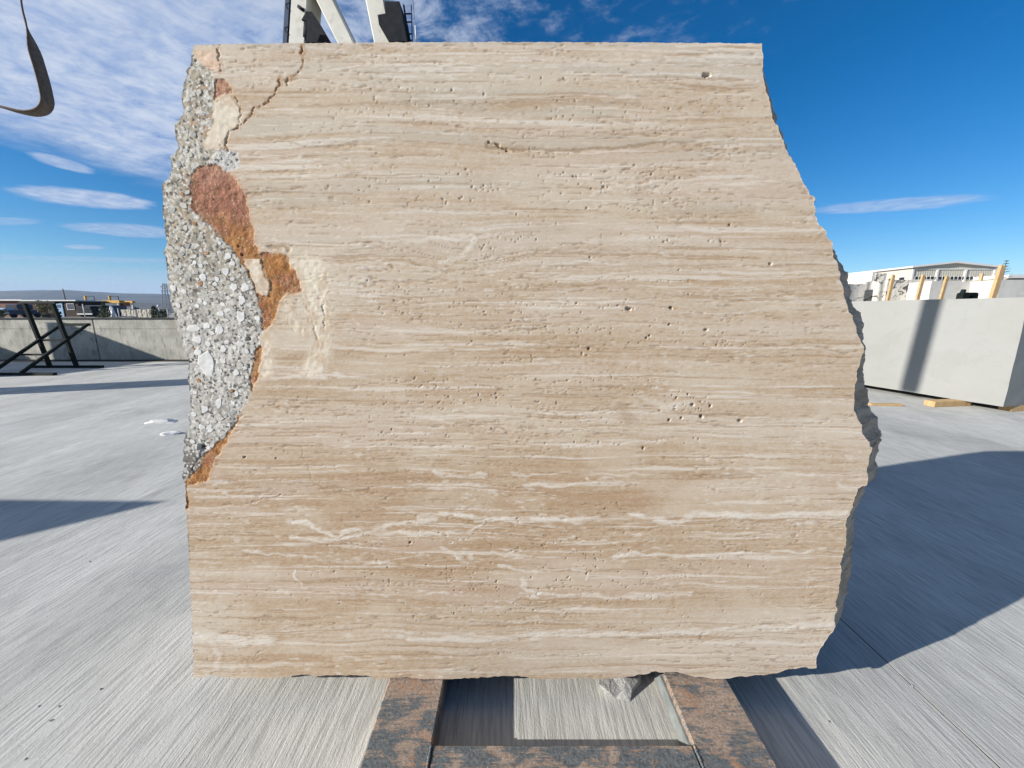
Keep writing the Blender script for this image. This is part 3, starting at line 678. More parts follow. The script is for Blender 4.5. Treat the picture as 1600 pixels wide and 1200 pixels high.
och = blend(och, C(178, 138, 118), sstep(300, 262, V) * 0.55)
och = blend(och, C(140, 90, 72), sstep(0.52, 0.66, fbm(U / 18, V / 18, 4, 84)) * 0.6)
vv = np.abs(fbm(U / 26, V / 26, 3, 85) - 0.5); och = blend(och, C(214, 178, 138), sstep(0.010, 0.002, vv) * 0.8 * (fbm(U / 30, V / 30, 2, 86) > 0.5))
col = np.where(m_o[..., None], och, col)
pal = blend(np.broadcast_to(C(212, 200, 180), col.shape).copy(), C(186, 164, 136), sstep(0.5, 0.7, fbm(U / 20, V / 20, 4, 87)) * 0.6)
pal = blend(pal, C(168, 134, 110), sstep(0.55, 0.66, fbm(U / 7, V / 12, 3, 88)) * 0.45 * (U > 440) * (V > 455))
pal = blend(pal, C(206, 166, 140), ((V < 115) & (U < 350)).astype(float) * 0.6)
col = np.where(m_p[..., None], pal, col)
def blur(m_, r):
    a = m_.astype(float)
    for ax in (0, 1):
        c_ = np.cumsum(np.concatenate([np.zeros_like(np.take(a, [0], ax)), a], ax), ax); n_ = a.shape[ax]
        hi = np.clip(np.arange(n_) + r + 1, 0, n_); lo = np.clip(np.arange(n_) - r, 0, n_)
        a = (np.take(c_, hi, ax) - np.take(c_, lo, ax)) / np.expand_dims(hi - lo, 1 - ax)
    return a
BO = blur(blur(m_o, 5), 5); BC = blur(blur(m_c, 4), 4); BP = blur(blur(m_p, 5), 5); nb = fbm(U / 6, V / 6, 4, 98, 0.6)
col = np.where((~(m_c | m_o))[..., None], blend(col, C(176, 128, 82), np.clip(BO * 1.1 * sstep(0.3, 0.6, nb), 0, 0.7)), col)
col = np.where(m_o[..., None], blend(col, C(196, 160, 124), np.clip((1 - BO) * 1.2 * sstep(0.42, 0.62, nb), 0, 0.75)), col)
col = np.where((~(m_c | m_o | m_p))[..., None], blend(col, C(206, 194, 174), np.clip(BP * 1.3 * sstep(0.3, 0.55, nb), 0, 0.8)), col)
col = np.where(m_p[..., None], blend(col, C(188, 166, 138), np.clip((1 - BP) * 1.2 * sstep(0.4, 0.6, nb), 0, 0.8)), col)
# fine relief everywhere, more in porous beds
por = sstep(0.45, 0.7, fbm(U / 200, Wv / 18, 3, 91))
relief += (fbm(U / 6, V / 2.6, 3, 92) - 0.5) * (0.00030 + 0.00065 * por) * (~(m_c | m_o | m_p))
relief += (fbm(U / 60, V / 30, 2, 93) - 0.5) * 0.0007
relief += np.where(m_c, (fbm(U / 5, V / 5, 4, 94, 0.65) - 0.5) * 0.0035 - 0.0004, 0) + np.where(m_o, (fbm(U / 9, V / 9, 4, 95, 0.6) - 0.5) * 0.006 - 0.002, 0) + np.where(m_p, (fbm(U / 7, V / 7, 3, 96) - 0.5) * 0.0016, 0)
# pores: small real pits, crowded in some beds
R = np.random.RandomState(7)
beds = [(640, 140, 210, 6, 110, 1.3), (850, 122, 300, 5, 60, 1.2), (1180, 126, 26, 5, 22, 1.9), (800, 372, 260, 10, 190, 1.5), (1050, 372, 160, 16, 150, 1.8), (720, 395, 160, 8, 60, 1.6), (1000, 402, 240, 3, 60, 1.3), (1150, 420, 160, 5, 60, 1.4), (1080, 535, 180, 6, 90, 1.5),
        (1150, 520, 120, 4, 50, 1.3), (1080, 640, 90, 26, 90, 2.2), (1110, 690, 120, 14, 50, 1.5), (520, 650, 80, 20, 70, 1.3), (620, 680, 150, 15, 60, 1.2), (890, 690, 130, 12, 60, 1.4), (900, 560, 160, 25, 90, 1.3), (500, 135, 80, 6, 40, 1.1), (1220, 130, 40, 8, 30, 1.4), (560, 380, 90, 6, 40, 1.5),
        (480, 440, 26, 12, 30, 1.3), (490, 490, 20, 30, 40, 1.4), (800, 300, 420, 60, 110, 1.0), (800, 480, 440, 80, 160, 1.1), (800, 620, 450, 60, 150, 1.1), (800, 900, 450, 100, 90, 1.0), (800, 180, 420, 50, 90, 1.0), (960, 930, 350, 12, 60, 1.2), (1090, 1020, 200, 20, 30, 1.1)]
bedm = np.zeros(U.shape)
for cx, cy, sx, sy, n_, rr in beds:
    bedm = np.maximum(bedm, np.exp(-((U - cx) / (sx * 1.1)) ** 2 - ((Wv - warp * 0.6 - cy) / (sy * 1.5)) ** 2) * min(1.0, n_ / 60.0) * (0.6 + 0.25 * rr))
bedm *= sstep(0.25, 0.6, fbm(U / 45, V / 14, 3, 99))
pn = vnoise(U / 3.9, V / 2.5, 201) * 0.6 + vnoise(U / 2.0, V / 1.5, 202) * 0.4
pthr = 0.965 - 0.205 * np.clip(bedm, 0, 1.1) - 0.02 * sstep(.5, .75, fbm(U / 120, V / 40, 2, 205))
pk_m = sstep(0.0, 0.05, pn - pthr) * (~(m_c | m_o))
relief -= pk_m * (0.0018 + 0.0045 * np.clip(bedm, 0, 1) * vnoise(U / 9, V / 9, 206))
pits = []
pits += [(984, 482, 5, 2.0, 0.1, .016), (1048, 481, 4, 1.2, 0.3, .016), (1046, 507, 2.5, 1, 0, .012), (1103, 117, 6, 2.0, -0.1, .016), (1096, 650, 4.5, 1.1, 0, .016), (1046, 656, 3.6, 1.3, 0, .014), (1057, 622, 3.4, .8, 0.5, .012), (1075, 616, 3.2, .7, 0, .012), (1082, 632, 3.6, 1.5, .4, .012),
         (1110, 634, 4.5, .7, 0, .012), (1065, 653, 3, 1, 0, .012), (1092, 638, 2.5, .6, 0, .01), (382, 714, 3, 1, 0, .012), (431, 716, 3, 1, 0, .012), (641, 848, 3.5, 1, 0, .012), (1010, 528, 2.5, 1, 0, .01), (1015, 524, 2.6, 1, 0, .01), (1103, 515, 3, 1.6, 0, .01), (920, 545, 3.5, 1.4, 0, .012),
         (1204, 412, 3, 1.6, 0, .01), (1140, 351, 3, 1, 0, .01), (315, 699, 9, 1.2, 0, .03), (389, 573, 4, .8, 0, .02), (1156, 657, 3.5, 1.6, 0, .012), (1005, 700, 3.5, .8, 0, .01), (917, 896, 3, .7, 0, .01), (316, 128, 4, 1, 0, .012), (388, 530, 5, 1.5, .3, .015), (372, 385, 3, 1, 0, .012), (378, 398, 3.5, 1, 0, .012), (357, 408, 5, 1, 0, .014)]
for pu, pv, r_, asp, rot_, dep in pits:
    p = P(pu, pv, Y0); ci = int((p.x - gx[0]) / GS); cj = int((p.z - gz[0]) / GS)
    if not (2 <= ci < NX - 2 and 2 <= cj < NZ - 2): continue
    k_ = int(r_ * asp * 0.0026 / GS) + 3
    sl = (slice(max(0, cj - k_), cj + k_ + 1), slice(max(0, ci - k_), ci + k_ + 1))
    a = U[sl] - pu; b_ = V[sl] - pv; ca, sa = math.cos(rot_), math.sin(rot_)
    q_ = np.hypot((a * ca + b_ * sa) / asp, -a * sa + b_ * ca) / max(r_ * 0.5, 0.8)
    q_ = q_ + (vnoise(U[sl] / 2.5, V[sl] / 2.5, 97) - 0.5) * 0.9
    mk = sstep(1.25, 0.5, q_); relief[sl] = np.minimum(relief[sl], relief[sl] * (1 - mk) - dep * mk)
relief *= 1.0
# --- meshes: cells inside the outline, split by what the stone is there
cx_, cz_ = (gx[:-1] + gx[1:]) / 2, (gz[:-1] + gz[1:]) / 2
CX, CZ = np.meshgrid(cx_, cz_)
cell = inside(CX, CZ, outl[::2])
vid = np.arange(NX * NZ).reshape(NZ, NX)
cnt = np.zeros((NZ, NX), int)
for a, b_ in ((0, 0), (0, 1), (1, 0), (1, 1)): cnt[a:NZ - 1 + a, b_:NX - 1 + b_] += cell
Xs, Zs = X.copy(), Z.copy()
bnd = (cnt > 0) & (cnt < 4); bi = np.argwhere(bnd)
for s0 in range(0, len(bi), 1500):
    c_ = bi[s0:s0 + 1500]; pts = np.stack([X[c_[:, 0], c_[:, 1]], Z[c_[:, 0], c_[:, 1]]], 1)
    d2 = ((pts[:, None, :] - outl[None, :, :]) ** 2).sum(2); nn = d2.argmin(1)
    Xs[c_[:, 0], c_[:, 1]] = outl[nn, 0]; Zs[c_[:, 0], c_[:, 1]] = outl[nn, 1]
edge_fade = np.where(bnd, 0.0, 1.0)
Yv = Y0 - relief * edge_fade
def face_mesh(name, mask, mat):
    jj, ii = np.nonzero(mask & cell)
    q_ = np.stack([vid[jj, ii], vid[jj, ii + 1], vid[jj + 1, ii + 1], vid[jj + 1, ii]], 1)
    used, inv = np.unique(q_.ravel(), return_inverse=True)
    co = np.stack([Xs.ravel()[used], Yv.ravel()[used], Zs.ravel()[used]], 1) - np.array(blk.location)
    me = bpy.data.meshes.new(name); me.vertices.add(len(used)); me.vertices.foreach_set('co', co.ravel())
    me.loops.add(inv.size); me.loops.foreach_set('vertex_index', inv.astype(np.int32))
    me.polygons.add(len(q_)); me.polygons.foreach_set('loop_start', np.arange(0, inv.size, 4, dtype=np.int32)); me.polygons.foreach_set('loop_total', np.full(len(q_), 4, np.int32))
    me.update(calc_edges=True)
    at = me.attributes.new('tone', 'FLOAT_COLOR', 'POINT')
    c4 = np.ones((len(used), 4)); c4[:, :3] = col.reshape(-1, 3)[used]; at.data.foreach_set('color', c4.ravel())
    me.polygons.foreach_set('use_smooth', np.ones(len(q_), bool))
    return link(name, me, mat, blk)
cc = lambda m_: m_[:-1, :-1]
done = np.zeros_like(m_c)
fo = face_mesh('sawn_face', ~cc(m_c | m_o | m_p), M['travertine'])
o = face_mesh('conglomerate_crust', cc(m_c), M['conglomerate']); o['label'] = 'grey pebbly conglomerate down the left edge of the block'
for q_, lb in ((OCH1, 'large rusty red and ochre clay patch'), (OCH2, 'thin ochre seam beside the grey conglomerate'), (OCH3, 'brown and ochre seam under the grey conglomerate'), (OCH4, 'small rust red patch near the top')):
    o = face_mesh('clay_inclusion', cc(m_o & soft(q_) & ~done), M['ochre']); o['label'] = lb; done |= soft(q_)
done[:] = False
for q_ in [CLAST] + PALE:
    mk = m_p & soft(q_) & ~done; face_mesh('calcite_inclusion', cc(mk), M['pale']); done |= soft(q_)
# rough sides, back, top and underside
flare_t = [(60, 0), (90, 0), (130, 10), (165, 12), (200, 9), (235, 3), (262, 4), (290, -6), (380, -4), (400, 3), (430, 8), (480, 8), (545, 4), (570, 12), (600, 20), (640, 25), (690, 23), (705, 17), (740, 24), (770, 27), (800, 20), (850, 14), (900, 20), (940, 16), (985, 10), (1005, 16), (1030, 3), (1070, 0)]
FD = 0.10
zz_ = [P(1300, y, Y0).z for y, _ in flare_t][::-1]; ff_ = [f_ for _, f_ in flare_t][::-1]
N = len(outl)
zo = outl[:, 1]
xl = np.interp(zo, [ZB, 0.9, 1.7, 2.4], [-1.24, -1.16, -1.06, -0.95]); xr = np.interp(zo, [ZB, 0.9, 1.5, 2.4], [1.25, 1.34, 1.2, 0.76])
qf = np.clip((outl[:, 0] - xl) / (xr - xl), 0, 1)
dd_ = Y0 * CP - (zo - H) * SP; tt = dd_ / FPX
t1 = ((Y0 + FD) * CP - (zo - H) * SP) / FPX
u0 = outl[:, 0] / tt
dxr = (u0 + np.interp(zo, zz_, ff_)) * t1 - outl[:, 0]
dxl_b = np.interp(zo / H, [0.08, 0.5, 1.05, 1.5], [0.06, 0.13, 0.25, 0.52])
rings = []
KR = 30
for k_ in range(KR + 1):
    s_ = (k_ / KR) ** 1.25 * DEPTH
    fr = min(1.0, s_ / FD); fb = s_ / DEPTH
    x_ = outl[:, 0] + sstep(0.82, 1.0, qf) * dxr * fr + (1 - qf) * dxl_b * fb * 1.0
    x_ = x_ - qf * 0.10 * max(0.0, fb - 0.3)
    z_ = zo - np.where(zo > 2.2, 0.05 * fb, 0.0)
    if k_ > 0:
        am = min(1.0, k_ / 5.0)
        nzv = (fbm(np.arange(N) / 34.0, np.full(N, s_ * 9.0), 5, 111, 0.6) - 0.5) * 0.070 * am + (0.25 - np.abs(fbm(np.arange(N) / 11.0, np.full(N, s_ * 30.0), 4, 112, 0.6) - 0.5)) * 0.05 * am - 0.008 * am
        lf = np.where(zo > 2.33, 0.15, 1.0)
        x_ = x_ + nrm[:, 0] * nzv * lf; z_ = z_ + nrm[:, 1] * nzv * lf
    z_ = np.maximum(z_, ZB)
    rings.append(np.stack([x_, np.full(N, Y0 + s_), z_], 1))
co = np.concatenate(rings) - np.array(blk.location)
quads = []
i0 = np.arange(N); i1 = (i0 + 1) % N
for k_ in range(KR): quads.append(np.stack([k_ * N + i0, k_ * N + i1, (k_ + 1) * N + i1, (k_ + 1) * N + i0], 1))
quads = np.concatenate(quads)
me = bpy.data.meshes.new('rough_sides')
me.from_pydata(co.tolist(), [], quads.tolist() + [list(range(KR * N, KR * N + N))])
me.update()
bm = bmesh.new(); bm.from_mesh(me); bmesh.ops.recalc_face_normals(bm, faces=bm.faces); bm.to_mesh(me); bm.free()
o = link('rough_sides', me, M['crust'], blk); o['label'] = 'rough broken flanks and back of the block'
# pale pebbles set in the conglomerate
PB = [(325, 566, 15, 21), (377, 495, 8, 10), (344, 516, 8, 7), (378, 470, 7, 8), (366, 449, 7, 6), (383, 449, 8, 7), (353, 424, 7, 8), (318, 434, 6, 6), (271, 450, 6, 7), (278, 477, 4, 6), (304, 514, 14, 7), (308, 531, 9, 6), (324, 508, 8, 6), (342, 631, 6, 10),
      (349, 545, 5, 6), (376, 537, 6, 6), (357, 400, 5, 6), (287, 322, 7, 6), (290, 356, 5, 6), (316, 667, 6, 5), (328, 671, 6, 5), (331, 520, 6, 5), (309, 551, 7, 6), (369, 582, 5, 6), (370, 615, 4, 5), (290, 236, 5, 4), (297, 242, 7, 4), (288, 455, 4, 4), (305, 400, 3, 3), (294, 300, 5, 4), (345, 490, 7, 5), (301, 690, 5, 4), (286, 200, 4, 4), (303, 147, 4, 4), (348, 475, 5, 4)]
RP = random.Random(4)
Cp = [(a, b_) for a, b_ in CONG]
while len(PB) < 150:
    a, b_ = RP.uniform(262, 408), RP.uniform(110, 690)
    dens = 0.25 if b_ < 380 else 1.0
    if RP.random() > dens: continue
    r_ = RP.uniform(1.8, 4.6) if RP.random() < .8 else RP.uniform(4, 6)
    ok = all(math.hypot(a - p_[0], b_ - p_[1]) > r_ + max(p_[2], p_[3]) * 0.9 for p_ in PB)
    t_ = np.array([a - r_ - 2, a + r_ + 2, a]), np.array([b_, b_, b_])
    if ok and inside(*t_, CONG).all() and inside(*t_, OUT).all(): PB.append((a, b_, r_ * RP.uniform(.9, 1.3), r_ * RP.uniform(.8, 1.15)))
pebm = [simple('pale_pebble', (0.60, 0.585, 0.55), 0.7, 0, 0.14, 60, 0.001), simple('buff_pebble', (0.46, 0.43, 0.37), 0.75, 0, 0.14, 60, 0.001), simple('grey_pebble', (0.31, 0.30, 0.285), 0.75, 0, 0.15, 60, 0.001), simple('rust_pebble', (0.34, 0.17, 0.065), 0.8, 0, 0.2, 60, 0.001)]
for i, (a, b_, rx, ry) in enumerate(PB):
    c0 = P(a, b_, Y0); mpp = (Y0 * CP - (c0.z - H) * SP) / FPX
    bm = bmesh.new(); n_ = RP.choice((5, 6, 6, 7, 8)); off = RP.uniform(0, 6.28); tilt = RP.uniform(-.5, .5)
    ring0, ring1, ring2 = [], [], []
    for k_ in range(n_):
        an = off + k_ * 6.2832 / n_ + RP.uniform(-.25, .25); rr = RP.uniform(.66, 1.18)
        ex, ez = math.cos(an) * rx * rr * mpp, math.sin(an) * ry * rr * mpp
        ex, ez = ex * math.cos(tilt) - ez * math.sin(tilt), ex * math.sin(tilt) + ez * math.cos(tilt)
        ring0.append(bm.verts.new((c0.x + ex, Y0 + 0.006, c0.z + ez)))
        ring1.append(bm.verts.new((c0.x + ex * .96, Y0 - 0.0002, c0.z + ez * .96)))
        ring2.append(bm.verts.new((c0.x + ex * .86, Y0 - 0.0006 - RP.uniform(0, .0004), c0.z + ez * .86)))
    for k_ in range(n_):
        j = (k_ + 1) % n_; bm.faces.new((ring0[k_], ring0[j], ring1[j], ring1[k_])); bm.faces.new((ring1[k_], ring1[j], ring2[j], ring2[k_]))
    bm.faces.new(ring2)
    if i < 35: mt = pebm[0] if b_ > 380 else pebm[1]
    else: mt = pebm[RP.choice((0, 0, 0, 1, 1, 2))] if b_ > 400 else pebm[RP.choice((1, 1, 2, 2, 0))]
    if i >= 35 and RP.random() < .04: mt = pebm[3]
    bm_obj('pebble', bm, mt, blk)

# ------------------------------------------------------------------ steel skid under the block
sk = thing('steel_skid', (0.19, 1.4, 0), 'low rusty steel skid frame under the travertine block', 'steel frame')
BX = [(-0.508, -0.279), (0.633, 0.886)]
for a, b_ in BX:
    bm = bmesh.new(); add_box(bm, ((a + b_) / 2, 1.46, (ZB - 0.002) / 2), (b_ - a, 1.50, ZB - 0.002), None, 0.006)
    bm_obj('beam', bm, M['rust'], sk)
bm = bmesh.new(); add_box(bm, (0.177, 0.965, (ZB - 0.004) / 2), (0.633 + 0.279 - 0.006, 0.25, ZB - 0.004), None, 0.005); bm_obj('cross_beam', bm, M['rust'], sk)
bm = bmesh.new(); add_box(bm, (0.177, 2.08, (ZB - 0.004) / 2), (0.633 + 0.279 - 0.006, 0.20, ZB - 0.004), None, 0.005); bm_obj('cross_beam', bm, M['rust'], sk)
for xw in (-0.282, 0.636):
    bm = bmesh.new(); rw = random.Random(int(xw * 1000))
    for k_ in range(24):
        cyl_into(bm, (xw, 0.85 + k_ * 0.0098, ZB - 0.004 + rw.uniform(-.001, .001)), (xw, 0.862 + k_ * 0.0098, ZB - 0.004), 0.0055 + rw.uniform(-.001, .0015), 0.004, 7)
    w_ = bm_obj('weld_bead', bm, M['rust'], sk, True); w_['kind'] = 'stuff'
# a steel lip along the inner edge of the beam
bar('edge_strip', (0.628, 0.72, ZB * 0.5), (0.628, 2.2, ZB * 0.5), 0.008, ZB * 0.62, M['darksteel'] if False else simple('bare_grey_web', (0.17, 0.185, 0.18), 0.55, 0, 0.2, 20), sk)

# ------------------------------------------------------------------ stone chips on the concrete
def chip(c, r, hgt, mat, label, seed, name='stone_chip', sq=(1, 1), rz=0.0, group=None):
    bm = bmesh.new(); bmesh.ops.create_icosphere(bm, subdivisions=2, radius=1.0); rnd = random.Random(seed)
    ph = [rnd.uniform(0, 6) for _ in range(6)]
    for v in bm.verts:
        k_ = 1 + .22 * math.sin(3 * v.co.x + ph[0]) * math.cos(2.5 * v.co.y + ph[1]) + .15 * math.sin(5 * v.co.z + 4 * v.co.x + ph[2]) + rnd.uniform(-.07, .07)
        v.co = Vector((v.co.x * r * sq[0] * k_, v.co.y * r * sq[1] * k_, max(-0.02, v.co.z) * hgt * k_))
    bmesh.ops.rotate(bm, verts=bm.verts, cent=(0, 0, 0), matrix=Matrix.Rotation(rz, 3, 'Z'))
    me = bpy.data.meshes.new(name); bm.to_mesh(me); bm.free(); o = link(name, me, mat); o.location = c
    return tag(o, label, 'stone chip', group)
chip(G(252, 660), 0.13, 0.045, M['chip'], 'white flake of stone on the concrete left of the block, farther of two', 1, sq=(1.6, .7))
chip(G(267, 678), 0.10, 0.040, M['chip'], 'white flake of stone on the concrete left of the block, nearer of two', 2, sq=(1.3, .7))
cg = chip(G(968, 1070), 0.075, 0.055, M['greychip'], 'jagged grey stone lump on the ground beneath the block', 3, 'stone_lump', (1.15, .8), .3)
for i, (a, b_, r_) in enumerate([(157, 1077, .005), (92, 1104, .004), (60, 1104, .004), (80, 1126, .005), (40, 1186, .004), (140, 878, .005), (1294, 1128, .005), (1426, 1072, .004)]):
    chip(G(a, b_), r_, r_ * .9, M['greychip'], 'tiny stone crumb scattered on the concrete in front', 20 + i, 'stone_crumb', group='stone crumbs on the concrete')

# ------------------------------------------------------------------ white marble block at the right, on timber bearers
BL0, BL1 = Vector((4.65 * H, 4.9 * H, 0)), Vector((4.95 * H, 3.76 * H, 0))
dB = (BL1 - BL0).normalized(); nB = Vector((-dB.y, dB.x, 0)); nB = nB if nB.x > 0 else -nB
near = BL1; far = BL1 - dB * 3.1
def planblock(name, quad, z0, z1, mat, label, seed, n=14, amp=0.008, cat='stone block', group=None, skew=(0, 0, 0)):
    c0 = sum((Vector(q_) for q_ in quad), Vector()) / 4; bm = bmesh.new(); bmesh.ops.create_cube(bm, size=1.0)
    bmesh.ops.subdivide_edges(bm, edges=bm.edges[:], cuts=n, use_grid_fill=True)
    co = np.array([v.co[:] for v in bm.verts])
    a = co[:, 0] + .5; b_ = co[:, 1] + .5; h_ = co[:, 2] + .5
    Q = [np.array(q_[:]) for q_ in quad]
    w = (Q[0][None] * ((1 - a) * (1 - b_))[:, None] + Q[1][None] * (a * (1 - b_))[:, None] + Q[2][None] * (a * b_)[:, None] + Q[3][None] * ((1 - a) * b_)[:, None])
    w[:, 2] = z0 + (z1 - z0) * h_
    for k_ in range(3): w[:, k_] += (fbm(co[:, 1] * 6 + seed + co[:, 0] * 4, co[:, 2] * 6 + 3.1 * k_ - co[:, 0] * 2, 4, seed + k_) - 0.5) * 2 * amp + skew[k_] * h_
    base = Vector((c0.x, c0.y, z0))
    for v, q_ in zip(bm.verts, w): v.co = Vector(q_) - base
    me = bpy.data.meshes.new(name); bm.to_mesh(me); bm.free(); bmm = link(name, me, mat); bmm.location = base
    return tag(bmm, label, cat, group)
planblock('marble_block', [near, near + nB * 1.7, far + nB * 1.7, far], 0.10, 1.83, M['marble'], 'large clean white marble block raised on timbers right of the travertine', 31, n=24, amp=0.005)
wt = (near + dB * -1.05)
def bearer(p, L, w, h, label, rz=0.0, wedge=False):
    o = bpy.data.objects.new('timber_bearer', None)
    bm = bmesh.new(); vs = add_box(bm, (0, 0, h / 2), (L, w, h), None, 0.006)
    if wedge:
        for v in bm.verts:
            if v.co.x > 0.1: v.co.z *= 0.92
    bmesh.ops.rotate(bm, verts=bm.verts, cent=(0, 0, 0), matrix=Matrix.Rotation(rz, 3, 'Z'))
    me = bpy.data.meshes.new('timber_bearer'); bm.to_mesh(me); bm.free(); o = link('timber_bearer', me, M['wood']); o.location = p
    return tag(o, label, 'timber')
g1 = G(1462, 634); bearer((g1.x + 0.22, g1.y + 0.02, 0), 0.75, 0.16, 0.097, 'pale timber bearer jutting from under the white marble block', 0.13)
g2 = far + dB * 0.5; bearer((g2.x + 0.3, g2.y, 0), 1.2, 0.16, 0.097, 'pale timber bearer under the far end of the white marble block', 0.13)
g4 = near + dB * -0.25; bearer((g4.x + 0.9, g4.y, 0), 1.2, 0.16, 0.097, 'pale timber bearer under the near end of the white marble block', 0.13)
g3 = G(1383, 633.5); bearer((g3.x, g3.y, 0), 0.52, 0.09, 0.035, 'thin plank lying on the concrete by the white marble block', -0.1)

# blocks farther back on the right
def blk_at(x0, x1, ytop, Y, depth, mat, label, seed, rz=0.0, amp=0.015, group=None):
    a = P(x0, ytop, Y); b_ = P(x1, ytop, Y); hh = a.z
    ca, sa = math.cos(rz), math.sin(rz); L = b_.x - a.x
    d0 = Vector((ca, sa, 0)); d1 = Vector((-sa, ca, 0)); o0 = Vector((a.x, Y, 0))
    return planblock('stone_block', [o0, o0 + d0 * L, o0 + d0 * L + d1 * depth, o0 + d1 * depth], 0.0, hh, mat, label, seed, 10, amp, group=group)
blk_at(1312, 1362, 427.5, 13.2, 2.0, M['veined'], 'tall black-veined marble block beside the travertine edge, behind white block', 41, 0.05)
blk_at(1364, 1368.5, 424.5, 12.2, 1.4, M['marblebright'], 'thin pinkish upright slab between two black-veined marble blocks', 42, 0.0, 0.004)
blk_at(1369, 1385, 427, 12.9, 1.6, M['veined'], 'narrow black-veined marble block in shade next to thin upright slab', 43, -0.05)
blk_at(1316, 1353, 444, 11.5, 0.9, M['veined'], 'low black-veined marble block in front of the taller one', 49, 0.0)
blk_at(1388, 1456, 437, 11.2, 1.5, M['veined'], 'cream marble block with black blotchy veins behind the timber stakes', 44, -0.04, 0.03)
blk_at(1456, 1562, 439.5, 10.6, 2.0, M['marblebright'], 'plain white marble block standing behind the large white one', 45, 0.03)
blk_at(1564, 1665, 437, 10.0, 2.0, M['marblebright'], 'white marble block at the picture edge, behind the tallest timber stake', 46, 0.02)
# timber stakes standing behind the large white block
def stake(xb, yb, xt, yt, Y, w, label):
    a = P(xb, yb, Y); b_ = P(xt, yt, Y + 0.25); d = (a - b_) / (a.z - b_.z); foot = a - d * a.z
    bm = bmesh.new(); bar_into(bm, foot, b_, w, w * 0.55, 0.004, Vector((0, 1, 0)))
    return tag(bm_obj('timber_stake', bm, M['wood'], None, False, foot), label, 'timber', 'timber stakes behind the white block')
stake(1387, 470, 1396, 430, 9.6, 0.075, 'pale timber stake, nearest to the travertine block')
stake(1433, 468, 1443, 430, 9.2, 0.08, 'pale timber stake, second from the travertine block')
stake(1470, 467, 1480, 432, 9.0, 0.075, 'pale timber stake, third from the travertine block')
stake(1551, 464, 1566, 415.5, 8.6, 0.115, 'tallest pale timber stake, next to the fir tree top')
sb = P(1546, 437, 10.7); box('timber_offcut', (sb.x, 10.9, sb.z + 0.08), (0.06, 0.06, 0.2), M['wood'], None, (0, 0.05, 0.2), 0.004)
tag(bpy.data.objects[-1] if False else [o for o in COL.objects if o.name == 'timber_offcut'][0], 'short orange-brown timber offcut standing on a white block', 'timber')
# black lifting clamp lying on the white block
cb = Vector((0, 0, 0)); r0 = ray(1516, 466); tcl = (1.83 - H) / r0[2] if r0[2] > 0 else 0
Yc = 7.75
c0 = P(1516, 466, Yc); zt = 1.835
cl = thing('lifting_clamp', (c0.x, Yc, zt), 'black steel lifting clamp lying on top of the large white block', 'clamp')
def arch_pts(w, h, n=8): return [(-w / 2, 0)] + [(-w / 2 + w * 0.16 * (1 - math.cos(a)) , h * 0.72 + h * 0.28 * math.sin(a)) for a in np.linspace(0, math.pi / 2, 4)] + [(w / 2 - w * .16 * (1 - math.cos(a)), h * 0.72 + h * 0.28 * math.sin(a)) for a in np.linspace(math.pi / 2, 0, 4)] + [(w / 2, 0)]
wv_, hv_ = 0.30, 0.15
outer = arch_pts(wv_, hv_); inner = [(x * 0.42 + 0.03, z * 0.62) for x, z in arch_pts(wv_, hv_)]
bm = bmesh.new()
fr_o = [bm.verts.new((c0.x + x, Yc, zt + z)) for x, z in outer]; fr_i = [bm.verts.new((c0.x + x, Yc, zt + z)) for x, z in inner]
bk_o = [bm.verts.new((c0.x + x, Yc + 0.12, zt + z)) for x, z in outer]; bk_i = [bm.verts.new((c0.x + x, Yc + 0.12, zt + z)) for x, z in inner]
for k_ in range(len(outer) - 1):
    for q_ in ((fr_o[k_], fr_o[k_ + 1], fr_i[k_ + 1], fr_i[k_]), (bk_o[k_], bk_o[k_ + 1], bk_i[k_ + 1], bk_i[k_]), (fr_o[k_], fr_o[k_ + 1], bk_o[k_ + 1], bk_o[k_]), (fr_i[k_], fr_i[k_ + 1], bk_i[k_ + 1], bk_i[k_])): bm.faces.new(q_)
bm_obj('jaw', bm, M['darksteel'], cl)
box('lug', (c0.x - 0.10, Yc + 0.06, zt + 0.165), (0.055, 0.07, 0.09), M['darksteel'], cl, (0, 0.15, 0), 0.01)

# ------------------------------------------------------------------ black steel trestle before the wall
tr = thing('steel_trestle', (-13.0, 10.4, 0), 'dark green steel A-frame trestle rack standing before the concrete wall', 'trestle')
for xs in (-13.5, -12.72):
    bar('mast', (xs, 11.12, 0.06), (xs, 10.86, 1.86), 0.085, 0.085, M['darksteel'], tr, 0.006, Vector((0, 1, 0)))
    bar('strut', (xs + 0.05, 9.80, 0.06), (xs + 0.05, 11.62, 1.26), 0.065, 0.07, M['darksteel'], tr, 0.005)
bar('runner', (-14.6, 9.78, 0.035), (-11.78, 9.78, 0.035), 0.10, 0.07, M['darksteel'], tr, 0.005)
bar('runner', (-14.15, 11.16, 0.035), (-12.0, 11.16, 0.035), 0.10, 0.07, M['darksteel'], tr, 0.005)
bar('top_rail', (-13.62, 10.86, 1.87), (-12.60, 10.86, 1.87), 0.09, 0.07, M['darksteel'], tr, 0.005)
bar('cross_bar', (-13.5, 11.0, 0.82), (-12.72, 11.0, 0.82), 0.06, 0.06, M['darksteel'], tr, 0.004)
bar('cross_bar', (-13.45, 10.42, 0.47), (-12.67, 10.42, 0.47), 0.05, 0.05, M['darksteel'], tr, 0.004)
bar('cross_bar', (-13.50, 11.60, 1.24), (-12.62, 11.60, 1.24), 0.08, 0.08, M['darksteel'], tr, 0.004)

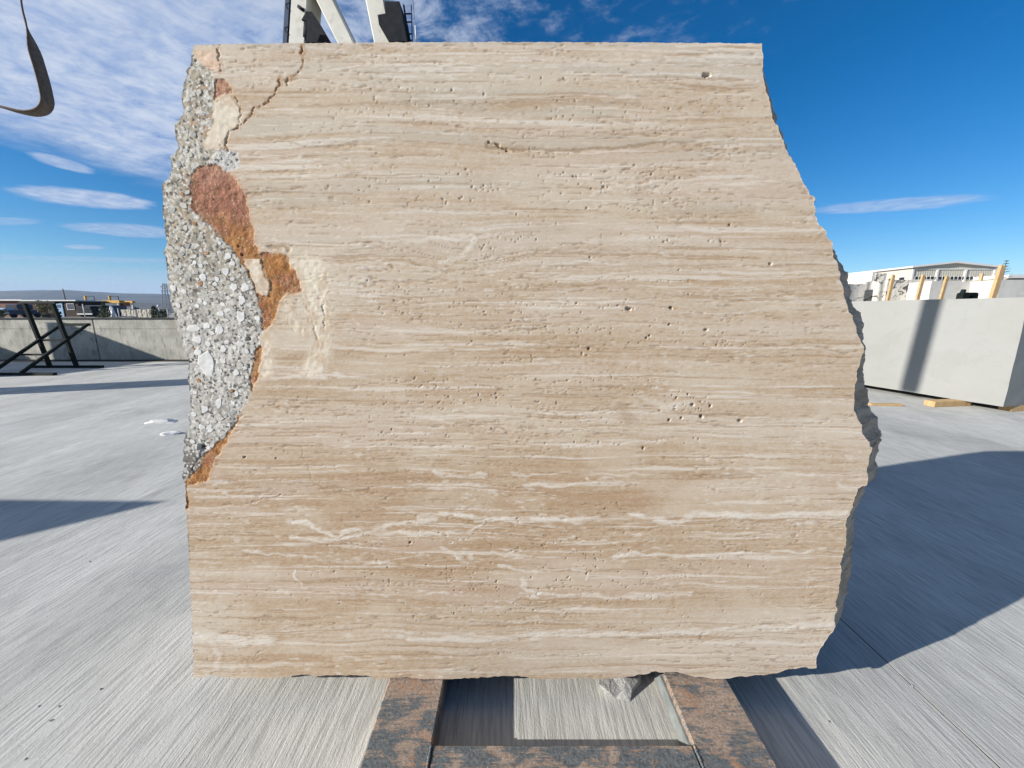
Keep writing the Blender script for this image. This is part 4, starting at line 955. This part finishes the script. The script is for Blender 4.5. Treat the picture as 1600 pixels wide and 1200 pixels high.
# ------------------------------------------------------------------ blocks out of view to the left; only their shadows reach the picture
def plan_poly(name, pts, z1, mat, label, seed):
    c0 = sum((Vector((*p_, 0)) for p_ in pts), Vector()) / len(pts)
    bm = bmesh.new(); lo = [bm.verts.new((p_[0] - c0.x, p_[1] - c0.y, 0)) for p_ in pts]; hi = [bm.verts.new((p_[0] - c0.x, p_[1] - c0.y, z1)) for p_ in pts]
    bm.faces.new(lo[::-1]); bm.faces.new(hi)
    for i in range(len(pts)): j = (i + 1) % len(pts); bm.faces.new((lo[i], lo[j], hi[j], hi[i]))
    bmesh.ops.recalc_face_normals(bm, faces=bm.faces)
    me = bpy.data.meshes.new(name); bm.to_mesh(me); bm.free(); o = link(name, me, mat); o.location = c0
    return tag(o, label, 'stone block', 'blocks stored beyond the left edge')
h_ = H
plan_poly('stone_block', [(-5.18 * h_, .71 * h_), (-5.59 * h_, .34 * h_), (-5.95 * h_, 0), (-7.5 * h_, 0), (-7.5 * h_, .75 * h_)], 1.3 * h_, M['stone'], 'beige block stored to the left, casting the near wedge shadow', 1)
bd = Vector((math.cos(SUN_AZ), math.sin(SUN_AZ), 0)); bp = Vector((-bd.y, bd.x, 0)); c_ = Vector((-7.75 * h_, 4.43 * h_, 0))
plan_poly('stone_block', [tuple((c_ + bd * a + bp * b_)[:2]) for a, b_ in ((-.9, -.5), (.5, -.5), (.5, .5), (-.9, .5))], 2.6, M['stone'], 'beige block stored to the left, casting the far band shadow', 2)
plan_poly('stone_block', [(-12.4 * h_, 4.5 * h_), (-12.0 * h_, 4.5 * h_), (-12.0 * h_, 7.25 * h_), (-12.4 * h_, 7.25 * h_)], 1.8 * h_, M['stone'], 'tall beige block stored to the left, shading the wall', 3)
plan_poly('stone_block', [(-14.2 * h_, 7.30 * h_), (-12.75 * h_, 7.30 * h_), (-12.75 * h_, 7.95 * h_), (-14.2 * h_, 7.95 * h_)], 1.0 * h_, M['stone'], 'low beige block stored to the left against the wall', 4)

# ------------------------------------------------------------------ gantry crane behind the block
GY = 14.0
gc = thing('gantry_crane', (-5, GY, 0), 'pale tall gantry crane whose splayed legs rise behind the block top', 'crane')
def leg2(name, top, bot, w, d, mat, par, bev=0.02):
    a = P(*top, GY); b_ = P(*bot, GY); dv = (a - b_) / (a.z - b_.z); ft = b_ - dv * (b_.z - 0.02); tp = a + dv * (12.4 - a.z)
    bm = bmesh.new(); bar_into(bm, ft + Vector((0, d / 2, 0)), tp + Vector((0, d / 2, 0)), w, d, bev, Vector((0, 1, 0))); return bm_obj(name, bm, mat, par), ft, tp
l1, f1, t1_ = leg2('leg', (467, 0), (463, 66), 0.50, 0.9, M['crane'], gc)
l2, f2, t2_ = leg2('leg', (507, 0), (539, 65), 0.46, 1.5, M['crane'], gc)
l3, f3, t3_ = leg2('leg', (585, 0), (598, 65), 0.55, 1.2, M['crane'], gc)
a = P(452, 0, GY); b_ = P(448, 66, GY); dv = (a - b_) / (a.z - b_.z)
bar('side_plate', b_ - dv * (b_.z - 0.02) + Vector((-0.06, .45, 0)), a + dv * 1.2 + Vector((-0.06, .45, 0)), 0.14, 0.92, M['craneside'], gc, 0.005, Vector((0, 1, 0)))
# gearbox hung in the fork of the legs
q = [(478, 18), (487, 18), (509, 55), (500, 54), (495, 66), (478, 66), (480, 32), (471, 31)]
prism('gearbox', [P(x, y, GY - 0.05) for x, y in q], (0, 0.6, 0), M['motor'], gc)
cyl('motor', P(482, 30, GY + .1), P(480, 62, GY + .1), 0.14, M['motor'], gc)
q = [(601, 2), (624, 2), (636, 64), (607, 64), (592, 38), (590, 23), (602, 21)]
prism('hoist_box', [P(x, y, GY - 0.1) for x, y in q], (0, 1.0, 0), M['motor'], gc)
cyl('pipe', P(466, 10, GY - .05), P(474, 16, GY - .05), 0.05, M['motor'], gc)
for (x0, y0) in ((449, 8), (447, 45)):
    bm = bmesh.new(); pts = [P(x0 + 3, y0 - 3, GY), P(x0 - 2, y0 - 1, GY), P(x0, y0 + 5, GY), P(x0 + 4, y0 + 9, GY)]
    for aa, bb in zip(pts, pts[1:]): cyl_into(bm, aa, bb, 0.02, None, 6)
    bm_obj('cable_loop', bm, M['motor'], gc)
lad = bar('ladder', P(628, 0, GY) + Vector((0, .2, 0)), P(638, 66, GY) + Vector((0, .2, 0)), 0.05, 0.05, M['motor'], gc)
bar('rail', P(640, 0, GY) + Vector((0, .2, 0)), P(642, 66, GY) + Vector((0, .2, 0)), 0.03, 0.03, M['steel'], gc)
for yy in (14, 27, 46, 56):
    bar('rung', P(629 + yy * .15, yy, GY) + Vector((0, .2, 0)), P(640 + yy * .03, yy, GY) + Vector((0, .2, 0)), 0.03, 0.03, M['motor'], gc)
cyl('antenna', P(650, 62, GY), P(649, 40, GY), 0.025, M['white'], gc); cyl('antenna_wire', P(651, 66, GY), P(645, 0, GY), 0.008, M['steel'], gc)
for ft in (f1, f2, f3): box('bogie', (ft.x, GY + 0.5, 0.3), (0.9, 1.2, 0.6), M['motor'], gc, None, 0.04)
box('girder', (-6.0, -2.0, 13.0), (1.2, 34.0, 1.3), M['crane'], gc, None, 0.03)
box('girder', (-4.2, -2.0, 13.0), (0.6, 34.0, 1.1), M['crane'], gc, None, 0.03)
box('end_tie', (-5.6, GY + 0.5, 12.2), (4.0, 1.2, 0.5), M['crane'], gc, None, 0.03)
for xx in (-9.0, -1.2): bar('far_leg', (xx, -17.5, 0.02), (-5.2 + (0.6 if xx > -5 else -0.9), -17.5, 12.4), 0.5, 0.6, M['crane'], gc, 0.02)
# lifting slings that hang from the crane
def strap(name, pts, wvec, thick, label, group, parent=None):
    """a flat belt following pts; wvec gives the belt's width direction per point"""
    base = Vector(pts[0]); bm = bmesh.new(); rows = []
    n = len(pts)
    for i, p in enumerate(pts):
        p = Vector(p); d = (Vector(pts[min(i + 1, n - 1)]) - Vector(pts[max(i - 1, 0)])).normalized(); wv_ = Vector(wvec[i]) if isinstance(wvec, list) else Vector(wvec); nn = d.cross(wv_).normalized() * thick
        rows.append([bm.verts.new(p + wv_ * s + nn * t_) for s, t_ in ((-.5, -.5), (-.17, -.62), (.17, -.5), (.5, -.5), (.5, .5), (-.5, .5))])
    for a, b_ in zip(rows, rows[1:]):
        for i in range(6): bm.faces.new((a[i], a[(i + 1) % 6], b_[(i + 1) % 6], b_[i]))
    bm.faces.new(rows[0]); bm.faces.new(rows[-1][::-1])
    o = bm_obj(name, bm, M['strap'], None, True, base); return tag(o, label, 'lifting strap', group)
SY = 5.4
ctl = [(31, -120), (33, 0), (50, 66), (66, 120), (72, 145), (74, 158), (71, 168), (62, 175), (45, 177), (20, 172), (0, 166), (-40, 152), (-90, 120), (-120, 60), (-135, -120)]
dense = []
for i in range(len(ctl) - 1):
    p0, p1, p2, p3 = [np.array(ctl[min(max(i + k_, 0), len(ctl) - 1)], float) for k_ in (-1, 0, 1, 2)]
    for t_ in np.linspace(0, 1, 7)[:-1]: dense.append(tuple(0.5 * ((2 * p1) + (-p0 + p2) * t_ + (2 * p0 - 5 * p1 + 4 * p2 - p3) * t_ ** 2 + (-p0 + 3 * p1 - 3 * p2 + p3) * t_ ** 3)))
dense.append(ctl[-1])
sp = [P(x, y, SY) for x, y in dense]
sp = [Vector((sp[0].x, SY, 12.35))] + sp + [Vector((sp[-1].x, SY, 12.35))]
wl_ = []
for p in sp:
    f = min(1.0, max(0.0, (p.z - 4.72) / 0.35)) if p.x > -6.6 else 0.0
    f = f * f * (3 - 2 * f); wl_.append((-0.093 * f, 0.145 - 0.065 * f, 0.0))
strap('lifting_sling', sp, wl_, 0.016, 'brown webbing lifting sling loop hanging from above in the sky', 'slings hanging from the gantry crane')
sx, sy = -3.75 * H, 1.37 * H
sp2 = [(sx - .05, sy - .30, 12.35), (sx - .05, sy - .08, 8.0), (sx - .05, sy + .06, 5.6), (sx - .02, sy + .07, 5.42), (sx + .03, sy + .07, 5.42), (sx + .05, sy + .06, 5.6), (sx + .05, sy - .08, 8.0), (sx + .05, sy - .30, 12.35)]
strap('lifting_sling', sp2, (-0.09, 0.24, 0.0), 0.018, 'lifting sling hanging outside the picture that throws the slanted shadow on the white block', 'slings hanging from the gantry crane')

# ------------------------------------------------------------------ industrial hall beyond the blocks at the right
HY = 60.0
hall = thing('industrial_hall', (66, HY, 0), 'long cream industrial hall with low gable and a row of dark windows', 'building')
xL, xR, xM = P(1425, 420, HY).x, P(1556, 420, HY).x, P(1490, 411, HY).x
zE, zR = P(1425, 418.5, HY).z, P(1490, 411.5, HY).z; zE2 = P(1556, 418.5, HY).z
prism('gable_wall', [(xL, HY, 0), (xR, HY, 0), (xR, HY, zE2), (xM, HY, zR), (xL, HY, zE)], (0, 0.3, 0), M['cladding'], hall)
bm = bmesh.new(); add_box(bm, (xL + 0.15, HY + 11.3, zE / 2), (0.3, 22, zE)); bm_obj('side_wall', bm, M['cladding'], hall)
bm = bmesh.new(); add_box(bm, (xR - 0.15, HY + 11.3, zE2 / 2), (0.3, 22, zE2)); bm_obj('side_wall', bm, M['cladding'], hall)
for xa, za, nm in ((xL - 0.4, zE - 0.02, 'roof'), (xR + 0.4, zE2 - 0.02, 'roof')):
    prism(nm, [(xa, HY - 0.5, za), (xM, HY - 0.5, zR + 0.02), (xM, HY - 0.5, zR + 0.28), (xa, HY - 0.5, za + 0.26)], (0, 23, 0), M['trim'], hall)
zF = P(1490, 420.5, HY).z; box('fascia', ((xL + xR) / 2, HY - 0.06, zF), (xR - xL, 0.12, 0.16), M['trim'], hall)
for xx in (xL + 0.15, P(1463, 430, HY).x, P(1507, 430, HY).x, xR - 0.15): box('pilaster', (xx, HY - 0.08, zF / 2), (0.28, 0.16, zF - 0.1), M['trim'], hall)
wx = [x for x in np.linspace(1431, 1541, 19)]
for i, x in enumerate(wx):
    p = P(x, 434.5, HY)
    w = box('window', (p.x, HY - 0.03, p.z), (0.47, 0.10, 0.52), M['trim'], hall); box('pane', (p.x, HY - 0.095, p.z), (0.36, 0.04, 0.42), M['glass'], w)
for i in range(12):
    yy = HY + 1.2 + i * 1.7; pz = P(1431, 434.5, HY).z
    w = box('window', (xL - 0.03, yy, pz), (0.10, 1.0, 0.52), M['trim'], hall); box('pane', (xL - 0.095, yy, pz), (0.04, 0.8, 0.42), M['glass'], w)
an = thing('annex_building', (P(1600, 440, 56).x, 56, 0), 'low flat-roofed annex at the picture edge beyond the fir tree', 'building')
pa = P(1572, 431, 56); pb = P(1700, 431, 56)
box('wall', ((pa.x + pb.x) / 2, 59, (pa.z - 0.4) / 2), (pb.x - pa.x - .4, 6, pa.z - 0.4), M['cladding'], an)
box('roof', ((pa.x + pb.x) / 2, 59, pa.z - 0.1), (pb.x - pa.x, 6.6, 0.5), M['trim'], an)
box('gutter', ((pa.x + pb.x) / 2, 55.62, pa.z - 0.42), (pb.x - pa.x, 0.15, 0.14), M['rail'], an)

# ------------------------------------------------------------------ plants
def leaf_cloud(bm, rnd, centers, n, size, shape=1.0):
    for _ in range(n):
        c, r = rnd.choice(centers)
        d = Vector((rnd.gauss(0, 1), rnd.gauss(0, 1), rnd.gauss(0, 1))).normalized() * r * rnd.random() ** 0.45
        p = Vector(c) + Vector((d.x, d.y, d.z * shape)); s = size * rnd.uniform(.6, 1.3)
        a = Vector((rnd.gauss(0, 1), rnd.gauss(0, 1), rnd.gauss(0, 1))).normalized(); b = a.orthogonal().normalized(); c3 = a.cross(b)
        vs = [bm.verts.new(p + b * s), bm.verts.new(p + c3 * s * .45), bm.verts.new(p - b * s), bm.verts.new(p - c3 * s * .45)]
        bm.faces.new(vs)
def shrub(px_, ytop, ybot, width_px, Y, label, seed, kind='round', mat='leaf', name='shrub', cat='shrub', gz0=0.85):
    rnd = random.Random(seed); top = P(px_, ytop, Y); h = top.z - gz0; w = width_px * Y / 610
    base = Vector((top.x, Y, gz0)); t = thing(name, base, label, cat)
    bm = bmesh.new(); cyl_into(bm, base, base + Vector((0, 0, h * .75)), 0.05 + h * .012, 0.015, 7)
    for k_ in range(7):
        z = h * rnd.uniform(.15, .7); an = rnd.uniform(0, 6.28); cyl_into(bm, base + Vector((0, 0, z)), base + Vector((math.cos(an) * w * .36, math.sin(an) * w * .36, z + h * .16)), 0.025, 0.008, 5)
    bm_obj('trunk', bm, M['bark'], t)
    cents = []
    if kind == 'cone':
        for k_ in range(26):
            f = k_ / 25; rr = w * .5 * (1 - f) ** .8 + .05; an = rnd.uniform(0, 6.28)
            cents.append((base + Vector((math.cos(an) * rr * .6, math.sin(an) * rr * .6, h * (.06 + .92 * f))), rr * .55 + .05))
    else:
        for k_ in range(16):
            an = rnd.uniform(0, 6.28); rr = w * .36 * rnd.random() ** .5
            cents.append((base + Vector((math.cos(an) * rr, math.sin(an) * rr, h * rnd.uniform(.2, .88))), w * rnd.uniform(.10, .2)))
    bm = bmesh.new(); leaf_cloud(bm, rnd, cents, 1500, 0.075 * (h / 2.2) + .02); bm_obj('crown', bm, M[mat], t)
    return t
shrub(160, 474, 497, 19, 46, 'bushy young pine before the dark lorry under the yellow crane', 1, 'cone')
shrub(70, 468, 497, 24, 48, 'sparse yellowish tree in front of the brown cabin', 2, 'round', 'leafy', 'young_tree', 'tree')
shrub(76, 487, 498, 22, 44, 'low dark shrub at the foot of the sparse yellowish tree', 9, 'round', 'leafd')
shrub(2, 482, 497, 20, 44, 'green shrub at the left edge beside the blue pickup', 3, 'round')
shrub(240, 478, 497, 14, 46, 'dark green conifer next to the white lamp globe', 4, 'cone', 'leafd')
shrub(252, 482, 498, 20, 44, 'bushy green shrub before the lattice pylon', 5, 'round')
shrub(210, 476, 492, 12, 90, 'dark distant tree behind the pale stone blocks', 6, 'round', 'leafd', 'distant_tree', 'tree')
shrub(88, 481, 497, 9, 45, 'small green shrub by the pale blue cabin door', 8, 'round')
# fir top at the right, whorled branches
fb = P(1573, 407, 40); fir = thing('fir_tree', (fb.x, 40, 0), 'slender fir tree top showing beside the tallest timber stake', 'tree')
rnd = random.Random(12)
cyl('trunk', (fb.x, 40, 0), (fb.x, 40, fb.z), 0.14, M['bark'], fir, 0.02, 8)
bm = bmesh.new()
for k_ in range(22):
    z = fb.z - 0.05 - k_ * 0.27; r = 0.14 + k_ * 0.085
    for j in range(7):
        an = rnd.uniform(0, 6.28); rr = r * rnd.uniform(.7, 1.15); tip = Vector((fb.x + math.cos(an) * rr, 40 + math.sin(an) * rr, z + rr * .18)); st_ = Vector((fb.x, 40, z))
        for m_ in range(9):
            f = (m_ + 1) / 9; p = st_.lerp(tip, f); s = 0.10 * (1.1 - f * .5); b = Vector((rnd.gauss(0, 1), rnd.gauss(0, 1), rnd.gauss(0, .6))).normalized(); c3 = b.orthogonal().normalized() * .25
            bm.faces.new([bm.verts.new(p + b * s), bm.verts.new(p + c3 * s), bm.verts.new(p - b * s), bm.verts.new(p - c3 * s)])
bm_obj('crown', bm, M['leafd'], fir)

# ------------------------------------------------------------------ yard beyond the wall, left background
BY = 60.0; GZ = 0.88
def span(x0, x1, y0, y1, Y): return P(x0, y0, Y), P(x1, y1, Y)
cab = thing('site_cabin', (P(60, 490, BY).x, BY, GZ), 'long dark brown site cabin with white roof edge and pale blue door', 'cabin')
a, b_ = P(38, 470.5, BY), P(121, 470.5, BY)
box('wall', ((a.x + b_.x) / 2, BY + 2, (GZ + a.z) / 2), (b_.x - a.x, 4, a.z - GZ), M['brown'], cab)
box('roof', ((a.x + b_.x) / 2, BY + 1.9, a.z + 0.09), (b_.x - a.x + .3, 4.6, 0.18), M['white'], cab)
c0, c1 = P(90, 474, BY), P(99, 493.5, BY); d_ = box('door', ((c0.x + c1.x) / 2, BY - 0.04, (c0.z + GZ + .05) / 2), (0.95, 0.08, c0.z - GZ - .05), M['blue'], cab)
box('pane', ((c0.x + c1.x) / 2 - .05, BY - 0.095, c0.z - 0.42), (0.5, 0.03, 0.45), M['navy'], d_)
w0 = P(110.5, 479, BY); w_ = box('window', (w0.x, BY - 0.03, w0.z), (1.15, 0.07, 1.0), M['white'], cab)
for k_ in (-.34, 0, .34): box('pane', (w0.x + k_, BY - 0.08, w0.z), (0.26, 0.03, 0.8), M['navy'], w_)
red = thing('brick_shed', (P(20, 490, BY + 1).x, BY + 1, GZ), 'red-brown shed with white roof edge left of the brown cabin', 'shed')
a, b_ = P(-40, 470, BY + 1), P(37.5, 470, BY + 1)
box('wall', ((a.x + b_.x) / 2, BY + 3, (GZ + a.z) / 2), (b_.x - a.x, 4, a.z - GZ), M['brick'], red)
box('roof', ((a.x + b_.x) / 2, BY + 2.9, a.z + 0.1), (b_.x - a.x + .2, 4.6, 0.2), M['white'], red)
box('door', (P(34, 480, BY + 1).x, BY + 0.96, GZ + 1.0), (0.9, 0.08, 2.0), M['brown'], red)
# blue pickup with white stripe
pk_ = thing('blue_truck', (P(14, 490, 52).x, 52, GZ), 'small dark blue truck with pale stripes parked by the red-brown shed', 'truck')
tc_ = P(14, 485, 52)
box('body', (tc_.x, 53, GZ + 0.72), (2.0, 3.6, 0.62), M['navy'], pk_, None, 0.06); box('hood', (tc_.x, 51.4, GZ + 1.12), (1.85, 0.9, 0.30), M['blue'], pk_, None, 0.06)
box('cab', (tc_.x, 53.2, GZ + 1.45), (1.8, 1.7, 0.75), M['navy'], pk_, None, 0.12); box('windscreen', (tc_.x, 52.33, GZ + 1.52), (1.5, 0.04, 0.45), M['glass'], pk_)
box('bumper', (tc_.x, 51.0, GZ + 0.62), (1.9, 0.12, 0.16), M['blue'], pk_, None, 0.02)
for sx_ in (-.85, .85):
    for sy_ in (51.7, 54.3): cyl('wheel', (tc_.x + sx_ - .1, sy_, GZ + .36), (tc_.x + sx_ + .1, sy_, GZ + .36), 0.36, M['black'], pk_, None, 14)
# yellow portal crane
yc = thing('yellow_portal_crane', (P(157, 490, 64).x, 64, GZ), 'yellow portal crane with white legs standing behind the pines', 'crane')
a, b_ = P(125, 471.5, 64), P(186, 471.5, 64)
box('girder', ((a.x + b_.x) / 2, 64.5, a.z), (b_.x - a.x, 0.9, 0.46), M['yellow'], yc, None, 0.03); box('girder', ((a.x + b_.x) / 2, 66.5, a.z), (b_.x - a.x, 0.5, 0.40), M['yellow'], yc, None, 0.03)
for xx in (132, 170):
    p = P(xx, 468.5, 64); box('post', (p.x, 64.2, p.z + .12), (0.2, 0.3, 1.05), M['yellow'], yc, None, 0.02)
    q_ = P(xx + 13, 465, 64); bar('guard_rail', (p.x, 64.2, p.z + .55), (q_.x, 64.2, p.z + .55), 0.07, 0.07, M['motor'], yc); bar('guard_rail', (q_.x, 64.2, p.z + .55), (q_.x, 64.2, p.z - .3), 0.07, 0.07, M['motor'], yc)
for xx, dxx in ((126.5, 3), (183, 1.5)):
    t_, b2 = P(xx, 474, 64), P(xx + dxx, 496, 64); bar('leg', (b2.x, 64.2, GZ), (t_.x, 64.2, t_.z), 0.22, 0.22, M['white'], yc); bar('leg', (b2.x, 66.6, GZ), (t_.x, 66.6, t_.z), 0.22, 0.22, M['white'], yc)
box('trolley', (P(180, 476, 64).x, 65.5, P(180, 475, 64).z), (0.9, 1.2, 0.7), M['orange'], yc, None, 0.04)
# dark lorry below it
lo = thing('dark_lorry', (P(140, 490, 58).x, 58, GZ), 'dark lorry parked under the yellow portal crane', 'lorry')
p = P(141, 485, 58)
box('cargo_body', (p.x + .25, 60.2, GZ + 1.15), (2.3, 4.0, 1.2), M['navy'], lo, None, 0.05); box('cab', (p.x + .25, 57.6, GZ + 1.05), (2.2, 1.2, 1.15), M['motor'], lo, None, 0.1)
box('windscreen', (p.x + .25, 56.98, GZ + 1.35), (1.8, 0.04, 0.4), M['glass'], lo); box('bumper', (p.x + .25, 56.95, GZ + 0.48), (2.2, 0.1, 0.18), M['white'], lo)
for sx_ in (-.75, 1.2):
    for sy_ in (57.6, 61.0): cyl('wheel', (p.x + sx_ - .1, sy_, GZ + .42), (p.x + sx_ + .1, sy_, GZ + .42), 0.42, M['black'], lo, None, 14)
# pale blocks, lamp, posts, pylon, poles
def slab_row(x0, x1, n_, Y, ytop, label0, grp, seed):
    a, b_ = P(x0, ytop, Y), P(x1, ytop, Y); wd = (b_.x - a.x) / n_
    ords = ['first', 'second', 'third', 'fourth']
    for k_ in range(n_):
        planblock('pale_block', [(a.x + wd * k_ + .05, Y, 0), (a.x + wd * (k_ + 1) - .05, Y, 0), (a.x + wd * (k_ + 1) - .05, Y + 1.5, 0), (a.x + wd * k_ + .05, Y + 1.5, 0)] if False else [Vector((a.x + wd * k_ + .05, Y, 0)), Vector((a.x + wd * (k_ + 1) - .05, Y, 0)), Vector((a.x + wd * (k_ + 1) - .05, Y + 1.5, 0)), Vector((a.x + wd * k_ + .05, Y + 1.5, 0))],
                  GZ, a.z + random.Random(seed + k_).uniform(-.12, .05), M['stone'], f'pale stone block beyond the wall, {ords[k_]} from the left in the {label0} pile', seed + k_, 6, 0.05, group=grp)
slab_row(188, 211, 3, 50, 483.5, 'nearer crane-side', 'pale blocks stacked beyond the wall', 61)
slab_row(213, 236, 3, 49, 482.5, 'conifer-side', 'pale blocks stacked beyond the wall', 71)
wb = P(172, 478, 55); chip((wb.x, 55, GZ), 0.55, 1.45, M['white'], 'pale bluish covered heap beside the bushy pine beyond the wall', 77, 'covered_heap', (.9, .8))['category'] = 'heap'
rb = P(190, 493, 52); chip((P(198, 493, 47).x, 47, GZ), 1.1, 0.35, M['soil'], 'low heap of pale gravel in front of the pale blocks', 78, 'gravel_heap', (1.3, .8))['category'] = 'heap'
lp = thing('globe_lamp', (P(248, 480, 46).x, 46, GZ), 'white globe lamp on a post among the shrubs', 'lamp'); q_ = P(248, 479.5, 46)
cyl('post', (q_.x, 46, GZ), (q_.x, 46, q_.z), 0.04, M['white'], lp); bm = bmesh.new(); bmesh.ops.create_icosphere(bm, subdivisions=2, radius=0.16, matrix=Matrix.Translation((q_.x, 46, q_.z + .1))); bm_obj('globe', bm, M['white'], lp, True)
for i, (x, y0) in enumerate([(184, 482), (261, 482), (85, 486), (129, 475)]):
    q_ = P(x, y0, 42); o = cyl('fence_post', (q_.x, 42, GZ + .02), (q_.x, 42, q_.z), 0.045, M['white']); tag(o, ['thin white post beside the pale blocks beyond the wall', 'thin white post at the edge of the travertine block', 'thin white post near the pale blue cabin door', 'thin white post under the end of the yellow crane'][i], 'post', 'white posts beyond the wall')
up = P(98, 451, 80); q_ = P(100.5, 470, 80)
o = cyl('utility_pole', (q_.x + .35, 80, GZ), (up.x, 80, up.z), 0.13, M['bark'], None, 0.08); tag(o, 'dark utility pole rising behind the brown cabin roof', 'pole')
py_ = thing('lattice_pylon', (P(259, 490, 110).x, 110, 0), 'dark lattice power pylon against the hills beside the block', 'pylon')
tp = P(257, 443, 110); bt = P(259, 490, 110); bx_ = bt.x; zt_ = tp.z
for sx_ in (-1, 1):
    for sy_ in (-1, 1): bar('leg', (bx_ + sx_ * .75, 110 + sy_ * .75, 0), (tp.x + sx_ * .30, 110 + sy_ * .30, zt_), 0.12, 0.12, M['steel'], py_)
nl = 11
for k_ in range(nl):
    f0, f1_ = k_ / nl, (k_ + 1) / nl; w0_, w1_ = .75 - .45 * f0, .75 - .45 * f1_; xa, xb = bx_ + (tp.x - bx_) * f0, bx_ + (tp.x - bx_) * f1_; za, zb_ = zt_ * f0, zt_ * f1_
    bm = bmesh.new()
    for yy in (-1, 1):
        bar_into(bm, (xa - w0_, 110 + yy * w0_, za), (xb + w1_, 110 + yy * w1_, zb_), 0.07, 0.07); bar_into(bm, (xa + w0_, 110 + yy * w0_, za), (xb - w1_, 110 + yy * w1_, zb_), 0.07, 0.07); bar_into(bm, (xb - w1_, 110 + yy * w1_, zb_), (xb + w1_, 110 + yy * w1_, zb_), 0.07, 0.07)
    bm_obj('bracing', bm, M['steel'], py_)
for y_, w_ in ((447, 1.2), (454, 1.2)):
    z = P(257, y_, 110).z; bar('cross_arm', (tp.x - w_, 110, z), (tp.x + w_, 110, z), 0.10, 0.10, M['steel'], py_)
    for s_ in (-1, 1): cyl('insulator', (tp.x + s_ * w_ * .92, 110, z), (tp.x + s_ * w_ * .92, 110, z - .45), 0.07, M['motor'], py_, None, 6)

# ------------------------------------------------------------------ the air between here and the hills
m = bpy.data.materials.new('pale_air'); m.use_nodes = True; m.node_tree.nodes.clear(); q = NT(m.node_tree)
pv = q.new('ShaderNodeVolumePrincipled'); pv.inputs['Density'].default_value = 0.00009; pv.inputs['Color'].default_value = (0.42, 0.66, 1.0, 1); pv.inputs['Anisotropy'].default_value = 0.0; pv.inputs['Density Attribute'].default_value = ''
oo = q.new('ShaderNodeOutputMaterial'); q.l.new(pv.outputs[0], oo.inputs['Volume'])
HAZE = True
if HAZE:
    bm = bmesh.new(); add_box(bm, (0, 2400, 95), (13000, 11500, 200)); o = bm_obj('haze', bm, m); tag(o, kind='stuff')
